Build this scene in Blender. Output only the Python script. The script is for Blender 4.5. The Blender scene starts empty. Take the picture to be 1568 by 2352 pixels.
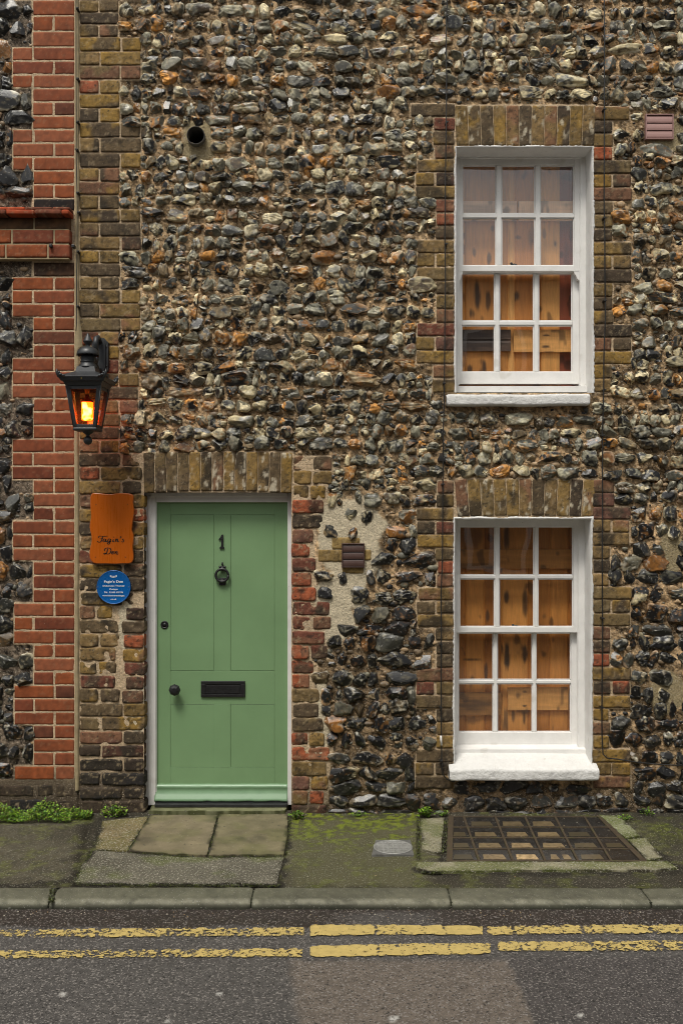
import bpy, bmesh, math, random
import numpy as np
from mathutils import Vector, Matrix

random.seed(11)
rng = np.random.default_rng(7)
SC = bpy.context.scene
COL = SC.collection

# ------------------------------------------------------------------ camera, sky, sun, exposure
S, D, CZ = 360.0, 6.0, 1.928
F = S * D
cam_d = bpy.data.cameras.new("camera")
cam = bpy.data.objects.new("camera", cam_d)
COL.objects.link(cam)
cam.location = (0, -D, CZ)
cam.rotation_euler = (math.radians(90), 0, 0)
cam_d.sensor_fit = 'VERTICAL'
cam_d.sensor_height = 36.0
cam_d.lens = 36.0 * F / 2352.0
cam_d.clip_start = 0.05
cam_d.clip_end = 500
SC.camera = cam

SUN_EL, SUN_AZ = 58.0, 200.0
w = bpy.data.worlds.new("World")
SC.world = w
w.use_nodes = True
nt = w.node_tree
bg = nt.nodes['Background']
sky = nt.nodes.new('ShaderNodeTexSky')
sky.sky_type = 'NISHITA'
sky.sun_disc = False
sky.sun_elevation = math.radians(SUN_EL)
sky.sun_rotation = math.radians(SUN_AZ)
sky.air_density = 1.0
sky.dust_density = 4.0
sky.ozone_density = 0.6
hs = nt.nodes.new('ShaderNodeHueSaturation')
hs.inputs['Saturation'].default_value = 0.03
nt.links.new(sky.outputs[0], hs.inputs['Color'])
nt.links.new(hs.outputs[0], bg.inputs[0])
bg.inputs[1].default_value = 0.09

sun_d = bpy.data.lights.new("sun", 'SUN')
sun_d.energy = 2.1
sun_d.angle = math.radians(15)
sun_d.color = (1.0, 0.94, 0.84)
sun = bpy.data.objects.new("sun", sun_d)
COL.objects.link(sun)
_v = Vector((-0.25, -0.62, 1.25))          # towards the sun: above, from the street side, a little left
sun.rotation_euler = _v.to_track_quat('Z', 'Y').to_euler()
sun.location = (-2, -5, 9)
SC.view_settings.view_transform = 'Standard'
SC.view_settings.look = 'None'
SC.view_settings.exposure = 0.28
SC.render.engine = 'CYCLES'
SC.cycles.filter_width = 1.0
SC.view_settings.gamma = 1.0

# ------------------------------------------------------------------ helpers
RZ = -0.035                                   # road level


def at(px, py, y=0.0):
    k = (D + y) / F
    return ((px - 784) * k, y, CZ + (1176 - py) * k)


def gnd(px, py, z=0.0):
    d = F * (CZ - z) / (py - 1176.0)
    return ((px - 784) * d / F, d - D, z)


def lin(r, g, b, k=1.0):
    o = []
    for c in (r, g, b):
        c /= 255.0
        c = c / 12.92 if c <= 0.04045 else ((c + 0.055) / 1.055) ** 2.4
        o.append(min(1.0, c * k))
    return tuple(o)


def A(*rgbs, k=1.0):
    return np.array([lin(*c, k=k) for c in rgbs])


def _hash(ix, iy, iz, s):
    n = (ix * 374761393 + iy * 668265263 + iz * 2147483647 + s * 974711) & 0xFFFFFFFF
    n = ((n ^ (n >> 13)) * 1274126177) & 0xFFFFFFFF
    n = ((n ^ (n >> 16)) * 2246822519) & 0xFFFFFFFF
    return ((n ^ (n >> 15)) & 0xFFFFFF) / float(0xFFFFFF)


def vnoise(P, scale, seed=0):
    """value noise 0..1, P (...,3)"""
    Q = P * scale + 1000.0
    I = np.floor(Q).astype(np.int64)
    f = Q - I
    f = f * f * (3 - 2 * f)
    out = 0
    for dx in (0, 1):
        wx = f[..., 0] if dx else 1 - f[..., 0]
        for dy in (0, 1):
            wy = f[..., 1] if dy else 1 - f[..., 1]
            for dz in (0, 1):
                wz = f[..., 2] if dz else 1 - f[..., 2]
                out = out + wx * wy * wz * _hash(I[..., 0] + dx, I[..., 1] + dy, I[..., 2] + dz, seed)
    return out


def fbm(P, scale, oct=3, seed=0, gain=0.5):
    a, t, o = 1.0, 0.0, 0
    for k in range(oct):
        o = o + a * vnoise(P, scale * 2.03 ** k, seed + k * 17)
        t += a
        a *= gain
    return o / t


def sst(a, b, x):
    t = np.clip((x - a) / (b - a), 0, 1)
    return t * t * (3 - 2 * t)


def mesh_np(name, V, faces, mats, col=None, midx=None, smooth=True, parent=None, uvw=None):
    """V (n,3); faces list of int arrays (m,k); col (n,4); midx list of ints per face-array"""
    me = bpy.data.meshes.new(name)
    V = np.asarray(V, dtype=np.float32)
    me.vertices.add(len(V))
    me.vertices.foreach_set('co', V.ravel())
    faces = [np.asarray(f, dtype=np.int32) for f in faces]
    loops = np.concatenate([f.ravel() for f in faces])
    tot = np.concatenate([np.full(len(f), f.shape[1], dtype=np.int32) for f in faces])
    st = np.concatenate([[0], np.cumsum(tot)[:-1]]).astype(np.int32)
    me.loops.add(len(loops))
    me.loops.foreach_set('vertex_index', loops)
    me.polygons.add(len(tot))
    me.polygons.foreach_set('loop_start', st)
    me.polygons.foreach_set('loop_total', tot)
    me.polygons.foreach_set('use_smooth', smooth if isinstance(smooth, np.ndarray) else np.full(len(tot), smooth))
    for m in (mats if isinstance(mats, (list, tuple)) else [mats]):
        me.materials.append(m)
    if midx is not None:
        me.polygons.foreach_set('material_index', np.concatenate([np.full(len(f), i, dtype=np.int32) for f, i in zip(faces, midx)]))
    if col is not None:
        ca = me.color_attributes.new('Col', 'FLOAT_COLOR', 'POINT')
        ca.data.foreach_set('color', np.asarray(col, dtype=np.float32).ravel())
    me.update()
    me.validate()
    o = bpy.data.objects.new(name, me)
    COL.objects.link(o)
    if parent:
        o.parent = parent
        o.matrix_parent_inverse = Matrix.Translation(-Vector(wloc(parent)))
    return o


def wloc(o):
    v = Vector(o.location)
    # parts are modelled in world space with an identity world matrix; only things carry a location
    return v if o.parent is None else Vector((0, 0, 0))


def tag(o, label=None, cat=None, group=None, kind=None):
    if label: o['label'] = label
    if cat: o['category'] = cat
    if group: o['group'] = group
    if kind: o['kind'] = kind
    return o


def empty(name, loc, label, cat, group=None):
    o = bpy.data.objects.new(name, None)
    o.empty_display_size = 0.1
    o.location = loc
    COL.objects.link(o)
    return tag(o, label, cat, group)


class MB:
    def __init__(s):
        s.V, s.F, s.S, s.C = [], [], [], []
        s.col = None

    def add(s, V, F, smooth=False, col=None):
        n = len(s.V)
        s.V += [tuple(v) for v in V]
        s.F += [tuple(i + n for i in f) for f in F]
        s.S += [smooth] * len(F)
        s.C += [col or (1, 1, 1, 1)] * len(V)
        return s

    def box(s, x0, x1, y0, y1, z0, z1, bev=0.0, col=None, rot=0.0, seg=2):
        bm = bmesh.new()
        bmesh.ops.create_cube(bm, size=1)
        for v in bm.verts:
            v.co = Vector((v.co.x * (x1 - x0), v.co.y * (y1 - y0), v.co.z * (z1 - z0)))
        if bev > 0:
            bmesh.ops.bevel(bm, geom=bm.edges[:], offset=bev, segments=seg, affect='EDGES', profile=0.5)
        c = Vector(((x0 + x1) / 2, (y0 + y1) / 2, (z0 + z1) / 2))
        R = Matrix.Rotation(rot, 3, 'Y')
        s.add([R @ v.co + c for v in bm.verts], [[v.index for v in f.verts] for f in bm.faces], False, col)
        bm.free()
        return s

    def lathe(s, c, prof, n=32, smooth=True, axis='Z', scallop=None, col=None):
        """prof list of (r, h). axis Z up or Y (h towards -Y)"""
        V, Fc = [], []
        for i, (r, h) in enumerate(prof):
            for k in range(n):
                a = 2 * math.pi * k / n
                hh = h
                if scallop and i in scallop:
                    hh = h + scallop[i] * abs(math.sin(a * 8))
                if axis == 'Z':
                    V.append((c[0] + r * math.cos(a), c[1] + r * math.sin(a), c[2] + hh))
                else:
                    V.append((c[0] + r * math.cos(a), c[1] - hh, c[2] + r * math.sin(a)))
        for i in range(len(prof) - 1):
            for k in range(n):
                k2 = (k + 1) % n
                Fc.append((i * n + k, i * n + k2, (i + 1) * n + k2, (i + 1) * n + k))
        Fc.append(tuple(range(n))[::-1])
        Fc.append(tuple((len(prof) - 1) * n + k for k in range(n)))
        return s.add(V, Fc, smooth, col)

    def tube(s, pts, r, n=8, col=None, cap=True):
        pts = [Vector(p) for p in pts]
        rs = r if isinstance(r, (list, tuple)) else [r] * len(pts)
        V, Fc = [], []
        up = None
        for i, p in enumerate(pts):
            t = (pts[min(i + 1, len(pts) - 1)] - pts[max(i - 1, 0)]).normalized()
            if up is None:
                up = Vector((0, 1, 0)) if abs(t.y) < 0.8 else Vector((1, 0, 0))
            u = (up - t * up.dot(t)).normalized()
            up = u
            b = t.cross(u)
            for k in range(n):
                a = 2 * math.pi * k / n
                V.append(p + (u * math.cos(a) + b * math.sin(a)) * rs[i])
        for i in range(len(pts) - 1):
            for k in range(n):
                k2 = (k + 1) % n
                Fc.append((i * n + k, i * n + k2, (i + 1) * n + k2, (i + 1) * n + k))
        if cap:
            Fc.append(tuple(range(n)))
            Fc.append(tuple((len(pts) - 1) * n + k for k in range(n))[::-1])
        return s.add(V, Fc, True, col)

    def prism(s, poly, y0, y1, col=None, smooth=False):
        """poly in (x,z), extruded y0 (front) .. y1"""
        n = len(poly)
        V = [(x, y0, z) for x, z in poly] + [(x, y1, z) for x, z in poly]
        Fc = [tuple(range(n)), tuple(range(2 * n - 1, n - 1, -1))]
        Fc += [(i, i + n, (i + 1) % n + n, (i + 1) % n) for i in range(n)]
        return s.add(V, Fc, smooth, col)

    def slab(s, poly, z0, z1, col=None):
        n = len(poly)
        V = [(x, y, z1) for x, y in poly] + [(x, y, z0) for x, y in poly]
        Fc = [tuple(range(n)), tuple(range(2 * n - 1, n - 1, -1))]
        Fc += [(i, i + n, (i + 1) % n + n, (i + 1) % n) for i in range(n)]
        return s.add(V, Fc, False, col)

    def torus(s, c, R, r, n=28, m=10, a0=0, a1=2 * math.pi, ry=None):
        pts = []
        N = n + 1
        for i in range(N):
            a = a0 + (a1 - a0) * i / n
            pts.append((c[0] + R * math.cos(a), c[1], c[2] + R * math.sin(a)))
        return s.tube(pts, r, m)

    def ball(s, c, r, sx=1, sy=1, sz=1, sub=2, col=None):
        bm = bmesh.new()
        bmesh.ops.create_icosphere(bm, subdivisions=sub, radius=1)
        s.add([(c[0] + v.co.x * r * sx, c[1] + v.co.y * r * sy, c[2] + v.co.z * r * sz) for v in bm.verts],
              [[v.index for v in f.verts] for f in bm.faces], True, col)
        bm.free()
        return s

    def build(s, name, mat, parent=None, fix=True):
        me = bpy.data.meshes.new(name)
        me.from_pydata(s.V, [], s.F)
        me.materials.append(mat)
        me.polygons.foreach_set('use_smooth', s.S)
        ca = me.color_attributes.new('Col', 'FLOAT_COLOR', 'POINT')
        ca.data.foreach_set('color', np.array(s.C, dtype=np.float32).ravel())
        if fix:
            bm = bmesh.new(); bm.from_mesh(me)
            bmesh.ops.recalc_face_normals(bm, faces=bm.faces[:])
            bm.to_mesh(me); bm.free()
        me.update()
        o = bpy.data.objects.new(name, me)
        COL.objects.link(o)
        if parent:
            o.parent = parent
            o.matrix_parent_inverse = Matrix.Translation(-Vector(wloc(parent)))
        return o


# ------------------------------------------------------------------ materials
def mat(name, base=(0.5, 0.5, 0.5), rough=0.6, attr=False, var=0.25, vscale=20, bump=0.3, bscale=60, bdist=0.004,
        detail=6, metallic=0.0, spec=0.5, rough_attr=None, coat=0.0, speck=None, bump2=None, stretch=(1, 1, 1), coord='Object', grime=None):
    m = bpy.data.materials.new(name)
    m.use_nodes = True
    N, L = m.node_tree.nodes, m.node_tree.links
    b = N['Principled BSDF']
    tc = N.new('ShaderNodeTexCoord')
    mp = N.new('ShaderNodeMapping')
    mp.inputs['Scale'].default_value = stretch
    L.new(tc.outputs[coord], mp.inputs['Vector'])
    no = N.new('ShaderNodeTexNoise')
    no.inputs['Scale'].default_value = vscale
    no.inputs['Detail'].default_value = detail
    no.inputs['Roughness'].default_value = 0.65
    L.new(mp.outputs[0], no.inputs['Vector'])
    mr = N.new('ShaderNodeMapRange')
    mr.inputs['From Min'].default_value = 0.25
    mr.inputs['From Max'].default_value = 0.75
    mr.inputs['To Min'].default_value = 1 - var
    mr.inputs['To Max'].default_value = 1 + var
    mr.clamp = False
    L.new(no.outputs['Fac'], mr.inputs['Value'])
    mul = N.new('ShaderNodeVectorMath'); mul.operation = 'SCALE'
    if attr:
        a = N.new('ShaderNodeAttribute'); a.attribute_name = 'Col'
        L.new(a.outputs['Color'], mul.inputs[0])
        if rough_attr:
            r = N.new('ShaderNodeMapRange')
            r.inputs['To Min'].default_value = rough_attr[0]
            r.inputs['To Max'].default_value = rough_attr[1]
            L.new(a.outputs['Alpha'], r.inputs['Value'])
            L.new(r.outputs[0], b.inputs['Roughness'])
    else:
        mul.inputs[0].default_value = base
    L.new(mr.outputs[0], mul.inputs['Scale'])
    colout = mul.outputs[0]
    if speck:     # (scale, threshold, colour, amount)
        for (sc_, th, cc, am) in speck:
            n2 = N.new('ShaderNodeTexNoise')
            n2.inputs['Scale'].default_value = sc_
            n2.inputs['Detail'].default_value = 2
            L.new(tc.outputs[coord], n2.inputs['Vector'])
            m2 = N.new('ShaderNodeMapRange')
            m2.inputs['From Min'].default_value = th
            m2.inputs['From Max'].default_value = th + 0.06
            m2.inputs['To Max'].default_value = am
            L.new(n2.outputs['Fac'], m2.inputs['Value'])
            mx = N.new('ShaderNodeMix'); mx.data_type = 'RGBA'
            L.new(m2.outputs[0], mx.inputs['Factor'])
            L.new(colout, mx.inputs[6])
            mx.inputs[7].default_value = (*cc, 1)
            colout = mx.outputs[2]
    L.new(colout, b.inputs['Base Color'])
    if not rough_attr:
        rr = N.new('ShaderNodeMapRange')
        rr.inputs['From Min'].default_value = 0.3
        rr.inputs['From Max'].default_value = 0.7
        rr.inputs['To Min'].default_value = max(0.03, rough - 0.08)
        rr.inputs['To Max'].default_value = min(1, rough + 0.1)
        L.new(no.outputs['Fac'], rr.inputs['Value'])
        L.new(rr.outputs[0], b.inputs['Roughness'])
    b.inputs['Metallic'].default_value = metallic
    b.inputs['Specular IOR Level'].default_value = spec
    if coat:
        b.inputs['Coat Weight'].default_value = coat
        b.inputs['Coat Roughness'].default_value = 0.15
    if bump > 0:
        bn = N.new('ShaderNodeTexNoise')
        bn.inputs['Scale'].default_value = bscale
        bn.inputs['Detail'].default_value = 5
        bn.inputs['Roughness'].default_value = 0.7
        L.new(mp.outputs[0], bn.inputs['Vector'])
        bp = N.new('ShaderNodeBump')
        bp.inputs['Strength'].default_value = bump
        bp.inputs['Distance'].default_value = bdist
        L.new(bn.outputs['Fac'], bp.inputs['Height'])
        L.new(bp.outputs[0], b.inputs['Normal'])
    return m


M = {}
M['mortar'] = mat('lime_mortar', attr=True, rough=0.9, var=0.4, vscale=75, bump=1.0, bscale=90, bdist=0.012, spec=0.25,
                  speck=[(170, 0.60, (0.55, 0.47, 0.37), 0.7), (140, 0.64, (0.05, 0.035, 0.025), 0.6)])
M['flint'] = mat('flint', attr=True, var=0.5, vscale=45, bump=0.35, bscale=60, bdist=0.004, rough_attr=(0.28, 0.78), spec=0.55,
                 speck=[(60, 0.63, (0.42, 0.41, 0.37), 0.45)])
M['brick'] = mat('weathered_stock_brick', attr=True, rough=0.9, var=0.4, vscale=38, bump=0.8, bscale=70, bdist=0.006, spec=0.25,
                 speck=[(55, 0.63, (0.05, 0.04, 0.03), 0.75), (150, 0.66, (0.45, 0.36, 0.22), 0.4)])
M['redbrick'] = mat('red_facing_brick', attr=True, rough=0.85, var=0.16, vscale=14, bump=0.35, bscale=140, bdist=0.003, spec=0.3,
                    speck=[(90, 0.72, (0.5, 0.4, 0.33), 0.5)])
M['white'] = mat('white_paint', speck=[(7, .66, (.50, .47, .40), .35), (60, .74, (.3, .27, .22), .5)], base=(0.76, 0.75, 0.725), rough=0.5, var=0.08, vscale=9, bump=0.35, bscale=40, bdist=0.003)
M['rough_white'] = mat('white_masonry_paint', base=(0.72, 0.715, 0.69), rough=0.75, var=0.1, vscale=8, bump=0.9, bscale=45, bdist=0.009,
                       speck=[(25, 0.70, (0.42, 0.38, 0.30), 0.35)])
M['door'] = mat('green_gloss_paint', base=lin(112, 142, 102, k=1.15), rough=0.42, var=0.09, vscale=2.2, bump=0.10, bscale=300, bdist=0.001, spec=0.4)
M['door_bar'] = mat('green_weather_bar_paint', base=lin(112, 144, 110, k=1.05), rough=0.4, var=0.08, vscale=10, bump=0.2, bscale=80, bdist=0.002, spec=0.6,
                    speck=[(120, 0.74, (0.05, 0.06, 0.04), 0.8)])
M['black'] = mat('black_iron', base=(0.012, 0.012, 0.013), rough=0.42, var=0.3, vscale=60, bump=0.35, bscale=90, bdist=0.002, spec=0.5)
M['lantern'] = mat('black_cast_metal', base=(0.022, 0.025, 0.028), rough=0.45, var=0.25, vscale=30, bump=0.4, bscale=260, bdist=0.001, spec=0.6)
M['sill'] = mat('threshold', base=(0.02, 0.021, 0.022), rough=0.5, var=0.4, vscale=20, bump=0.4, bscale=60)
M['wood'] = mat('pine_boards', attr=True, rough=0.5, var=0.22, vscale=14, bump=0.15, bscale=30, bdist=0.002, stretch=(9, 9, 0.7), detail=8)
M['sign'] = mat('varnished_wood', base=lin(180, 88, 12, k=1.0), rough=0.3, var=0.10, vscale=12, bump=0.1, bscale=30, stretch=(7, 7, 0.5), coat=0.4)
M['blue'] = mat('blue_enamel', base=lin(8, 84, 150, k=1.1), rough=0.25, var=0.03, bump=0.0, spec=0.6)
M['letter_white'] = mat('white_lettering', base=(0.8, 0.8, 0.8), rough=0.4, var=0.02, bump=0)
M['vent_brown'] = mat('brown_plastic', base=lin(70, 50, 44, k=1.1), rough=0.42, var=0.1, vscale=30, bump=0.1, bscale=200)
M['vent_pink'] = mat('terracotta_plastic', base=lin(150, 116, 110, k=1.1), rough=0.5, var=0.08, vscale=30, bump=0.1, bscale=200)
M['pipe'] = mat('grey_flue', base=(0.10, 0.095, 0.085), rough=0.8, var=0.4, vscale=25, bump=0.4)
M['dark'] = mat('dark_interior', base=(0.02, 0.018, 0.015), rough=0.9, bump=0)
M['cable'] = mat('black_cable', base=(0.015, 0.014, 0.013), rough=0.5, var=0.4, vscale=30, bump=0.1)
M['lead'] = mat('grey_render', base=lin(150, 135, 105, k=1.1), rough=0.9, var=0.25, vscale=25, bump=0.7, bscale=60, bdist=0.005)
M['pave'] = mat('pavement', attr=True, rough=0.8, var=0.25, vscale=60, bump=0.7, bscale=160, bdist=0.004, rough_attr=(0.45, 0.9), spec=0.4,
                speck=[(110, 0.60, (0.27, 0.26, 0.21), 0.75), (90, 0.62, (0.012, 0.012, 0.01), 0.65)])
M['conc'] = mat('concrete', attr=True, rough=0.9, var=0.3, vscale=45, bump=0.8, bscale=120, bdist=0.005, spec=0.3,
                speck=[(100, 0.57, (0.38, 0.36, 0.30), 0.75), (70, 0.61, (0.03, 0.03, 0.02), 0.6)])
M['slab'] = mat('york_stone', attr=True, rough=0.7, var=0.28, vscale=10, bump=0.5, bscale=70, bdist=0.003, spec=0.4,
                speck=[(45, 0.66, (0.05, 0.045, 0.035), 0.7), (90, .68, (.36, .34, .27), .6)])
M['road'] = mat('asphalt', attr=True, var=0.35, vscale=70, bump=0.9, bscale=130, bdist=0.006, rough_attr=(0.35, 0.85), spec=0.45,
                speck=[(95, 0.57, (0.24, 0.22, 0.20), 0.85), (80, 0.60, (0.012, 0.011, 0.010), 0.8)])
M['kerb'] = mat('granite_kerb', attr=True, rough=0.7, var=0.22, vscale=50, bump=0.6, bscale=110, bdist=0.004, spec=0.4,
                speck=[(130, 0.64, (0.3, 0.3, 0.26), 0.6), (110, 0.66, (0.02, 0.02, 0.018), 0.5)])
M['steel'] = mat('galvanised_cover', base=(0.2, 0.2, 0.19), rough=0.5, metallic=0.5, var=0.3, vscale=40, bump=0.4, bscale=90)
M['leaf'] = mat('leaf', attr=True, rough=0.5, var=0.25, vscale=60, bump=0)
M['plainbrick'] = mat('opposite_brick', base=lin(122, 106, 90), rough=0.9, var=0.2, vscale=4, bump=0.3)
M['slate'] = mat('slate', base=(0.05, 0.05, 0.055), rough=0.6)


def glass_mat(name, tint=(1, 1, 1), bumpy=0.0015, ior=1.5, sc=2.5, gain=1.0):
    m = bpy.data.materials.new(name)
    m.use_nodes = True
    N, L = m.node_tree.nodes, m.node_tree.links
    N.remove(N['Principled BSDF'])
    out = N['Material Output']
    tr = N.new('ShaderNodeBsdfTransparent'); tr.inputs[0].default_value = (*tint, 1)
    gl = N.new('ShaderNodeBsdfGlossy'); gl.inputs['Roughness'].default_value = 0.015
    gl.inputs[0].default_value = (1, 1, 1, 1)
    ge = N.new('ShaderNodeNewGeometry'); dt = N.new('ShaderNodeVectorMath'); dt.operation = 'DOT_PRODUCT'
    L.new(ge.outputs['Normal'], dt.inputs[0]); L.new(ge.outputs['Incoming'], dt.inputs[1])
    ab = N.new('ShaderNodeMath'); ab.operation = 'ABSOLUTE'; L.new(dt.outputs['Value'], ab.inputs[0])
    om = N.new('ShaderNodeMath'); om.operation = 'SUBTRACT'; om.inputs[0].default_value = 1.0; L.new(ab.outputs[0], om.inputs[1])
    pw = N.new('ShaderNodeMath'); pw.operation = 'POWER'; L.new(om.outputs[0], pw.inputs[0]); pw.inputs[1].default_value = 5.0
    fr = N.new('ShaderNodeMath'); fr.operation = 'MULTIPLY_ADD'; L.new(pw.outputs[0], fr.inputs[0]); fr.inputs[1].default_value = 0.9; fr.inputs[2].default_value = 0.045
    mm = N.new('ShaderNodeMath'); mm.operation = 'MULTIPLY'; mm.inputs[1].default_value = gain
    mx = N.new('ShaderNodeMixShader')
    L.new(fr.outputs[0], mm.inputs[0])
    L.new(mm.outputs[0], mx.inputs[0])
    L.new(tr.outputs[0], mx.inputs[1]); L.new(gl.outputs[0], mx.inputs[2])
    tc = N.new('ShaderNodeTexCoord'); no = N.new('ShaderNodeTexNoise'); no.inputs['Scale'].default_value = sc
    no.inputs['Detail'].default_value = 1
    bp = N.new('ShaderNodeBump'); bp.inputs['Strength'].default_value = 1.0; bp.inputs['Distance'].default_value = bumpy
    L.new(tc.outputs['Object'], no.inputs['Vector']); L.new(no.outputs['Fac'], bp.inputs['Height'])
    L.new(bp.outputs[0], gl.inputs['Normal']); L.new(mx.outputs[0], out.inputs['Surface'])
    return m


M['glass'] = glass_mat('window_glass', bumpy=0.003, gain=1.6)
M['lamp_glass'] = glass_mat('lantern_glass', tint=(1.0, 0.80, 0.58), bumpy=0.0005)  # clear panes tinted amber to carry the bulb's reflected glow


def flame_mat():
    m = bpy.data.materials.new('flame_lamp')
    m.use_nodes = True
    N, L = m.node_tree.nodes, m.node_tree.links
    b = N['Principled BSDF']
    tc = N.new('ShaderNodeTexCoord'); no = N.new('ShaderNodeTexNoise'); no.inputs['Scale'].default_value = 28
    no.inputs['Detail'].default_value = 1
    cr = N.new('ShaderNodeValToRGB')
    cr.color_ramp.elements[0].position = 0.38; cr.color_ramp.elements[0].color = (1.0, 0.07, 0.003, 1)
    cr.color_ramp.elements[1].position = 0.60; cr.color_ramp.elements[1].color = (1.0, 0.50, 0.17, 1)
    lw = N.new('ShaderNodeLayerWeight'); lw.inputs[0].default_value = .35
    mm = N.new('ShaderNodeMath'); mm.operation = 'MULTIPLY_ADD'; mm.inputs[1].default_value = -.35
    L.new(lw.outputs['Facing'], mm.inputs[0]); L.new(no.outputs['Fac'], mm.inputs[2])
    L.new(tc.outputs['Object'], no.inputs['Vector']); L.new(mm.outputs[0], cr.inputs[0])
    L.new(cr.outputs[0], b.inputs['Emission Color'])
    b.inputs['Base Color'].default_value = (0.8, 0.5, 0.2, 1)
    b.inputs['Emission Strength'].default_value = 11.0
    return m


M['flame'] = flame_mat()


def paint_mat():
    m = mat('yellow_road_paint', base=lin(184, 162, 98, k=1.0), rough=0.75, var=0.22, vscale=30, bump=0.35, bscale=120, bdist=0.004)
    N, L = m.node_tree.nodes, m.node_tree.links
    b = N['Principled BSDF']; out = N['Material Output']
    at_ = N.new('ShaderNodeAttribute'); at_.attribute_name = 'Col'
    tc = N.new('ShaderNodeTexCoord')
    n1 = N.new('ShaderNodeTexNoise'); n1.inputs['Scale'].default_value = 52; n1.inputs['Detail'].default_value = 6
    n1.inputs['Roughness'].default_value = 0.72
    mp = N.new('ShaderNodeMapping'); mp.inputs['Scale'].default_value = (1.0, 1.0, 1)
    L.new(tc.outputs['Object'], mp.inputs['Vector']); L.new(mp.outputs[0], n1.inputs['Vector'])
    mr = N.new('ShaderNodeMath'); mr.operation = 'SUBTRACT'
    L.new(n1.outputs['Fac'], mr.inputs[0]); L.new(at_.outputs['Alpha'], mr.inputs[1])
    r2 = N.new('ShaderNodeMapRange'); r2.inputs['From Min'].default_value = -0.015; r2.inputs['From Max'].default_value = 0.015
    L.new(mr.outputs[0], r2.inputs['Value'])
    L.new(r2.outputs[0], b.inputs['Alpha'])
    return m


M['yellow'] = paint_mat()

# ------------------------------------------------------------------ brickwork
BLOCK = []          # rects (px) the flints keep clear of
BRICKZONE = []      # rects (px) where mortar is bedding between bricks
EXT_L, EXT_R, EXT_T = -440, 2010, -330


class Bricks:
    def __init__(s): s.V, s.F, s.C, s.n = [], [], [], 0

    def brick(s, x0, x1, y0, y1, col, rnd=0.004, rough=0.0025, ang=0.0, taper=0.0, yf=-0.004, back=0.10, blotch=None, clear=0, ero=0.0, eff=0.0):
        """pixel rect at the wall plane"""
        cx, cz = at((x0 + x1) / 2, 0)[0], at(0, (y0 + y1) / 2)[2]
        wd, ht = (x1 - x0) / S, (y1 - y0) / S
        nx, nz = max(4, int(wd / 0.008)), max(4, int(ht / 0.008))
        u = np.concatenate([[-1], np.linspace(-1, 1, nx + 1), [1]])
        v = np.concatenate([[-1], np.linspace(-1, 1, nz + 1), [1]])
        U, W = np.meshgrid(u, v, indexing='ij')
        isb = np.zeros(U.shape, bool); isb[0] = isb[-1] = True; isb[:, 0] = isb[:, -1] = True
        X = U * wd / 2 * (1 + taper * W)
        Z = W * ht / 2
        sd = rng.random(3) * 50
        P = np.stack([X, X * 0, Z], -1) + sd
        jx = (fbm(P, 22, 2, 3) - 0.5) * rough * 2.6
        jz = (fbm(P, 22, 2, 9) - 0.5) * rough * 2.6
        dx = wd / 2 - np.abs(X) ; dz = ht / 2 - np.abs(Z)
        # corners lose more
        cut = np.clip(1 - dx / 0.012, 0, 1) * np.clip(1 - dz / 0.012, 0, 1) * rough * .9
        X2 = X + jx - np.sign(X) * cut
        Z2 = Z + jz - np.sign(Z) * cut
        dd = np.clip(np.minimum(dx, dz), 0, rnd) / rnd
        Y = yf + rnd * (1 - np.sqrt(np.clip(1 - (1 - dd) ** 2, 0, 1)))
        nn = fbm(P, 14, 3, 21)
        Y = Y + (nn - 0.5) * rough * 2 + ero * np.clip(fbm(P, 16, 2, 77) - 0.5, 0, 1) * 0.04
        Y[isb] = back
        Y += (rng.random() - 0.5) * rough * 1.5
        ca, sa = math.cos(ang), math.sin(ang)
        XX = cx + X2 * ca + Z2 * sa
        ZZ = cz - X2 * sa + Z2 * ca
        V = np.stack([XX, np.where(isb, back, Y), ZZ], -1).reshape(-1, 3)
        c = np.array(col, float)
        m = fbm(P, 9, 3, 41)
        cc = np.ones(V.shape[:1] + (4,))
        c0 = np.broadcast_to(c, (V.shape[0], 3)).copy()
        if blotch is not None:
            k = (sst(0.44, 0.62, m) * .85).reshape(-1, 1)
            c0 = c0 * (1 - k) + np.array(blotch) * k
        c0 *= (0.62 + 0.76 * fbm(P, 42, 3, 5)).reshape(-1, 1)
        sp_ = (sst(.66, .74, fbm(P, 60, 2, 55)) * .5 * min(1, rough / .003)).reshape(-1, 1); c0 = c0 * (1 - sp_) + np.array([.36, .28, .17]) * sp_
        sp_ = (sst(.36, .28, fbm(P, 50, 2, 57)) * .7 * min(1, rough / .003)).reshape(-1, 1); c0 = c0 * (1 - sp_) + np.array([.02, .017, .012]) * sp_
        if eff > 0:
            e_ = (sst(.60, .70, fbm(P * np.array([2.2, 1, .8]), 26, 3, 91) + (.5 - W) * .03) * eff * sst(.42, .55, fbm(P, 6, 2, 93))).reshape(-1, 1)
            c0 = c0 * (1 - e_) + np.array([.52, .46, .34]) * e_
        cc[:, :3] = c0
        nU, nW = U.shape
        i = np.arange(nU * nW).reshape(nU, nW)
        Fc = np.stack([i[:-1, :-1], i[1:, :-1], i[1:, 1:], i[:-1, 1:]], -1).reshape(-1, 4) + s.n
        s.V.append(V); s.F.append(Fc); s.C.append(cc); s.n += len(V)
        if clear is not None:
            BLOCK.append((x0 - clear, x1 + clear, y0 - clear, y1 + clear))

    def build(s, name, m, parent):
        return mesh_np(name, np.concatenate(s.V), [np.concatenate(s.F)], m, col=np.concatenate(s.C), parent=parent)


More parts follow.
